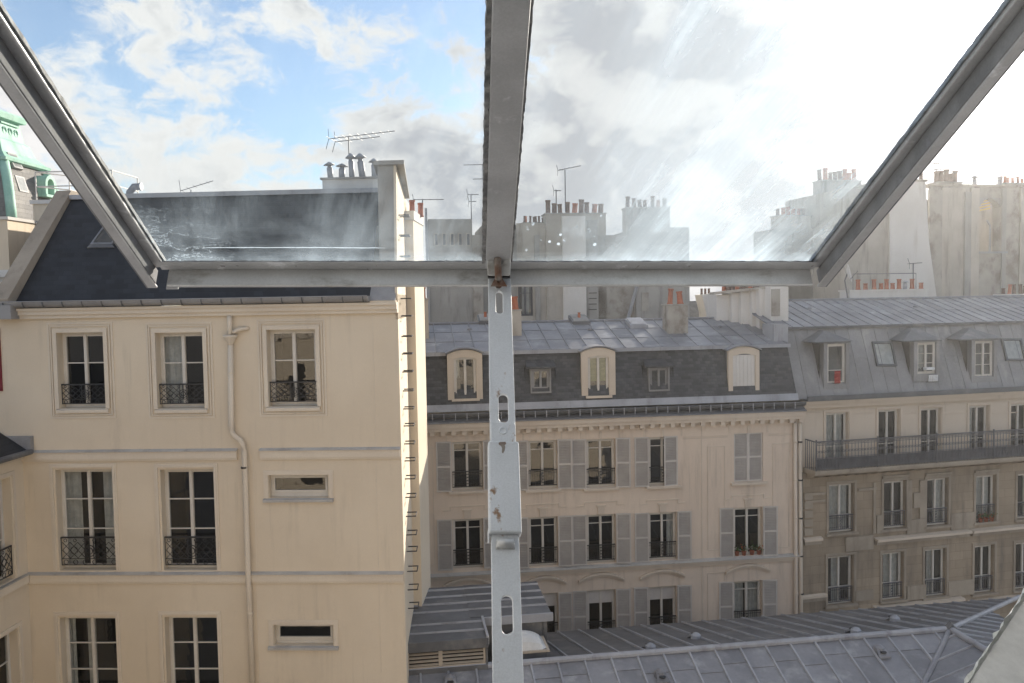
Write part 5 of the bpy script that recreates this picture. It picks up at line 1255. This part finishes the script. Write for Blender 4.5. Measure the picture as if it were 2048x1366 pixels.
# glass, filmed with dirt that catches the sun
def dirty_glass():
    m = bpy.data.materials.new('dirty_glass'); m.use_nodes = True; t = m.node_tree; t.nodes.clear()
    co_ = N('ShaderNodeTexCoord', t).outputs['Object']
    sp = N('ShaderNodeSeparateXYZ', t); t.links.new(co_, sp.inputs[0]); X, Y = sp.outputs[0], sp.outputs[1]
    mu = lambda a, b: math_('MULTIPLY', a, b, t); ad = lambda a, b: math_('ADD', a, b, t)
    skew = N('ShaderNodeCombineXYZ', t); t.links.new(ad(X, mu(Y, -.25)), skew.inputs[0]); t.links.new(Y, skew.inputs[1])
    warp = noise_(co_, 14, 4, .6, t)
    wv = vmath('ADD', skew.outputs[0], None, t)
    st = noise_(vmath('MULTIPLY', skew.outputs[0], (22, 2.0, 1), t), 1.0, 7, .68, t)        # run marks down the slope
    st2 = noise_(vmath('MULTIPLY', skew.outputs[0], (90, 7, 1), t), 1.0, 4, .65, t)
    bl_ = noise_(co_, 5.5, 5, .6, t)                                                         # broad smears
    fine = noise_(co_, 130, 4, .7, t)
    low = rng(Y, .0, .16, 1, 0, t)                                                           # settles towards the lower edge
    edge = rng(Y, .0, .028, 1, 0, t)
    rp_ = rng(X, .0, .28, .0, 1.0, t)                                                      # the right light is the dirtier one
    smear = mu(rng(st, .42, .72, tree=t), rng(bl_, .38, .62, .15, 1, t))
    fld = mu(smear, ad(.12, mu(rp_, .62)))
    fld = ad(fld, mu(mu(rng(st2, .5, .78, tree=t), rng(fine, .4, .7, .3, 1, t)), ad(.05, mu(rp_, .15))))
    fld = ad(fld, mu(mu(low, rng(bl_, .40, .66, tree=t)), .22))
    fld = ad(fld, mu(mu(edge, rng(warp, .35, .6, .3, 1, t)), .26))
    fld = ad(fld, mu(mu(rp_, rng(X, .30, .42, 1, .55, t)), .05))
    film = mu(mu(rng(X, .07, .16, tree=t), rng(X, .31, .41, 1, .35, t)), rng(noise_(vmath('MULTIPLY', skew.outputs[0], (9, 1.1, 1), t), 1.0, 5, .6, t), .36, .62, .35, 1, t))
    fld = ad(fld, mu(film, .34))
    film2 = mu(rng(X, -.28, -.05, tree=t), rng(noise_(vmath('MULTIPLY', skew.outputs[0], (13, 3, 1), t), 1.0, 5, .65, t), .5, .7, tree=t)); fld = ad(fld, mu(mu(film2, rng(X, -.02, .0, 1, 0, t)), .12)); fld = ad(fld, .02)
    # dried drops near the middle bar and fine cracks in the left light
    vo = N('ShaderNodeTexVoronoi', t, feature='F1'); vo.inputs['Scale'].default_value = 120; t.links.new(vmath('MULTIPLY', co_, (1, .55, 1), t), vo.inputs['Vector'])
    dsz = noise_(co_, 30, 3, .6, t)
    drop = mu(rng(vo.outputs['Distance'], .16, .30, 1, 0, t), rng(dsz, .5, .6, tree=t))
    dm = mu(mu(rng(X, .03, .05, tree=t), rng(X, .10, .17, 1, 0, t)), mu(rng(Y, .01, .03, tree=t), rng(Y, .07, .15, 1, 0, t)))
    fld = ad(fld, mu(mu(drop, dm), .8))
    cn_ = noise_(vmath('MULTIPLY', co_, (1, 1.6, 1), t), 16, 5, .6, t)
    ck = mu(rng(math_('ABSOLUTE', math_('SUBTRACT', cn_, .5, t), None, t), .0, .012, 1, 0, t), mu(rng(X, -.39, -.24, 1, 0, t), low))
    fld = ad(fld, mu(ck, .38))
    yl = ad(Y, mu(math_('SUBTRACT', warp, .5, t), .004))
    sc_ = mu(rng(math_('ABSOLUTE', math_('SUBTRACT', yl, .0335, t), None, t), .0004, .0013, 1, 0, t), mu(rng(X, -.34, -.32, tree=t), rng(X, -.14, -.12, 1, 0, t)))
    fld = ad(fld, mu(mu(sc_, rng(fine, .3, .5, .4, 1, t)), .6))
    grit = mu(rng(noise_(co_, 420, 2, .5, t), .66, .74, tree=t), ad(.10, mu(rp_, .25)))
    fld = ad(fld, mu(grit, rng(bl_, .35, .6, .3, 1, t)))
    fld = math_('MINIMUM', fld, .9, t)
    trn = N('ShaderNodeBsdfTransparent', t); trn.inputs[0].default_value = (.93, .96, .96, 1)
    gls = N('ShaderNodeBsdfGlossy', t); gls.inputs['Roughness'].default_value = .04
    fr = schlick(t, .06)
    cl_ = N('ShaderNodeMixShader', t); t.links.new(fr, cl_.inputs[0]); t.links.new(trn.outputs[0], cl_.inputs[1]); t.links.new(gls.outputs[0], cl_.inputs[2])
    tl_ = N('ShaderNodeBsdfTranslucent', t); tl_.inputs[0].default_value = (.60, .72, .82, 1)
    df = N('ShaderNodeBsdfDiffuse', t); df.inputs[0].default_value = (.45, .44, .42, 1)
    dm_x = N('ShaderNodeMixShader', t); dm_x.inputs[0].default_value = .25; t.links.new(tl_.outputs[0], dm_x.inputs[1]); t.links.new(df.outputs[0], dm_x.inputs[2])
    mx = N('ShaderNodeMixShader', t); t.links.new(fld, mx.inputs[0]); t.links.new(cl_.outputs[0], mx.inputs[1]); t.links.new(dm_x.outputs[0], mx.inputs[2])
    ou = N('ShaderNodeOutputMaterial', t); t.links.new(mx.outputs[0], ou.inputs[0]); return m
MT['dirty'] = dirty_glass()
for x0, x1 in ((XA + .001, XM - .012), (XM + .012, XB - .001)):
    MB().quad((x0, -.002, -.0004), (x1, -.002, -.0004), (x1, LS - .01, -.0004), (x0, LS - .01, -.0004)).build('pane', 'dirty', S)

# ------------------------------------------------------------------ the slotted stay
def plate(name, outer, holes, th, mat, parent, bev=.0008):
    cu = bpy.data.curves.new(name, 'CURVE'); cu.dimensions = '2D'; cu.fill_mode = 'BOTH'; cu.extrude = th / 2 - bev; cu.bevel_depth = bev; cu.bevel_resolution = 2
    for pts in [outer] + holes:
        s = cu.splines.new('POLY'); s.points.add(len(pts) - 1); s.use_cyclic_u = True
        for p, q in zip(s.points, pts): p.co = (q[0], q[1], 0, 1)
    tmp = bpy.data.objects.new('tmp', cu); COL.objects.link(tmp)
    me = bpy.data.meshes.new_from_object(tmp.evaluated_get(bpy.context.evaluated_depsgraph_get())); me.name = name
    bpy.data.objects.remove(tmp); bpy.data.curves.remove(cu)
    me.materials.clear(); me.materials.append(MT[mat])
    o = bpy.data.objects.new(name, me); COL.objects.link(o); o.parent = parent; return o
def slot(y0, y1, w, x=0, n=8):
    r = w / 2; return [(x + r * math.cos(math.pi * i / n), y1 - r + r * math.sin(math.pi * i / n)) for i in range(n + 1)] + [(x - r * math.cos(math.pi * i / n), y0 + r - r * math.sin(math.pi * i / n)) for i in range(n + 1)]
def rrect(x0, y0, x1, y1, r, n=4):
    out = []
    for cx, cy, a in ((x1 - r, y1 - r, 0), (x0 + r, y1 - r, 90), (x0 + r, y0 + r, 180), (x1 - r, y0 + r, 270)):
        out += [(cx + r * math.cos(R_(a + 90 * i / n)), cy + r * math.sin(R_(a + 90 * i / n))) for i in range(n + 1)]
    return out
def cpt(px, py, dep): return CAM + cdir((px - 1024) / FPX, -(py - 683) / FPX, 1) * dep
pA, pB = cpt(999, 566, .985), cpt(1016, 1366, .725)
ax = (pA - pB).normalized(); tot = (pA - pB).length
sx = RT - ax * RT.dot(ax); sx = (sx + FW * .10).normalized(); sx = (sx - ax * sx.dot(ax)).normalized(); sn = sx.cross(ax).normalized()
Y = lambda py: _solve(py)
def _solve(py):
    lo, hi = -.2, tot + .1
    for _ in range(50):
        md = (lo + hi) / 2; P_ = pB + ax * md - CAM; y = 683 - FPX * P_.dot(UP) / P_.dot(FW)
        if y > py: lo = md
        else: hi = md
    return (lo + hi) / 2
ST = bpy.data.objects.new('window_stay', None); COL.objects.link(ST); tag(ST, 'slotted flat iron window stay in chipped grey paint, hung from the sash', 'window stay')
m4 = Matrix.Identity(4)
for i in range(3): m4[i][0] = sx[i]; m4[i][1] = ax[i]; m4[i][2] = sn[i]; m4[i][3] = pB[i]
ST.matrix_world = m4
hw = .0128
yb = -.09
plate('upper_bar', rrect(-hw, Y(900), hw, Y(558), .002), [slot(Y(630), Y(583), .0098, -.0008), slot(Y(848), Y(788), .0118, .0012)], .004, 'barpaint', ST)
plate('stamped_plate', rrect(-hw + .0008, Y(905), hw - .0002, Y(850), .0018), [], .003, 'barpaint', ST).location = (0, 0, .0032)
MB().lathe([(.0045, 0), (.0045, .0006), (.0035, .0008), (.003, .0004)], 16).build('embossed_ring', 'barpaint', ST, True).location = (0, Y(866), .0046)
MB().box(-.016, .016, Y(1072), Y(889), -.006, .0085).build('sleeve', 'barpaint', ST, bevel=.0022)
rpts = [(-.0036, 0), (.0022, .0004), (.0026, -.0022), (.0012, -.0034), (.0016, -.0062), (.0009, -.0098), (-.0008, -.0131), (-.0021, -.0118), (-.0017, -.0071), (-.0026, -.0046), (-.0048, -.0031), (-.0052, -.0009)]
MB().slab([(x, Y(892) + y, .00845) for x, y in rpts], (0, 0, .00025)).build('rust_patch', 'rust', ST)
MB().box(-.0166, -.0150, Y(1083), Y(1060), -.006, .004).build('sleeve_tab', 'barpaint', ST, bevel=.0006)
plate('lower_bar', rrect(-.0128, yb, .0128, Y(1050), .0015), [slot(Y(1272), Y(1190), .0122, .0003)], .005, 'barpaint', ST)
MB().tube([(-.008, Y(1090), .004), (.008, Y(1090), .004)], .005, 10).box(-.009, .009, Y(1100), Y(1086), .0015, .0045).build('spring_catch', 'galv_pale', ST, True)
# eye at the top: bent tab on the sash, ring through it
tm = Matrix.Identity(4); tc_ = cpt(997, 522, .966); fz = -FW
for i in range(3): tm[i][0] = RT[i]; tm[i][1] = UP[i]; tm[i][2] = fz[i]; tm[i][3] = tc_[i]
tab = plate('hinge_tab', rrect(-.0122, -.0165, .0132, .0165, .002), [[(.0 + .0066 * math.cos(t * math.pi / 8), .001 + .0066 * math.sin(t * math.pi / 8)) for t in range(16)]], .003, 'galv_pale', S)
tab.matrix_local = ms.inverted() @ tm
MB().box(-.0125, .0135, -.0195, -.0163, -.016, -.001).build('hinge_shadow_gap', 'iron', tab)  # black block stands in for the shade of the gap under the tab
hb = MB().slab([(-.0122, .0165, .0015), (.0132, .0165, .0015), (.0140, .021, -.022), (-.0135, .021, -.022)], (0, -.003, 0)).build('tab_fold', 'galv_pale', tab)
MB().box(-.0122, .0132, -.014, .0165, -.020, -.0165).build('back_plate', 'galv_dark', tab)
iv = m4.inverted()
loop = [(-.001, .0055, .004), (-.001, .0045, -.006), (-.0005, -.008, -.013), (0, -.024, -.010), (0, -.0285, .001), (0, -.022, .0065), (-.0005, -.008, .0075)]
MB().tube([iv @ (tm @ Vector(p)) for p in loop], .0042, 8, True).build('ring', 'rust', ST, True)
MB().slab([iv @ (tm @ Vector(p)) for p in ((-.009, -.030, .002), (.010, -.030, .002), (.004, -.0205, .002), (-.004, -.0205, .002))], (0, 0, .0012)).build('rusty_eye', 'rust', ST)

# ------------------------------------------------------------------ added thin mist volume imitating veiling lens glare towards the sun
hz = MB().box(-60, 70, -12, 75, -1, 27).build('glare_veil', None); tag(hz, None, None, kind='stuff')
hm = bpy.data.materials.new('glare_veil'); hm.use_nodes = True; t = hm.node_tree; t.nodes.clear()
pv = N('ShaderNodeVolumePrincipled', t); pv.inputs['Density'].default_value = .0007; pv.inputs['Anisotropy'].default_value = .74; pv.inputs['Color'].default_value = (.95, .95, .95, 1)
t.links.new(pv.outputs[0], N('ShaderNodeOutputMaterial', t).inputs['Volume']); hz.data.materials.append(hm)
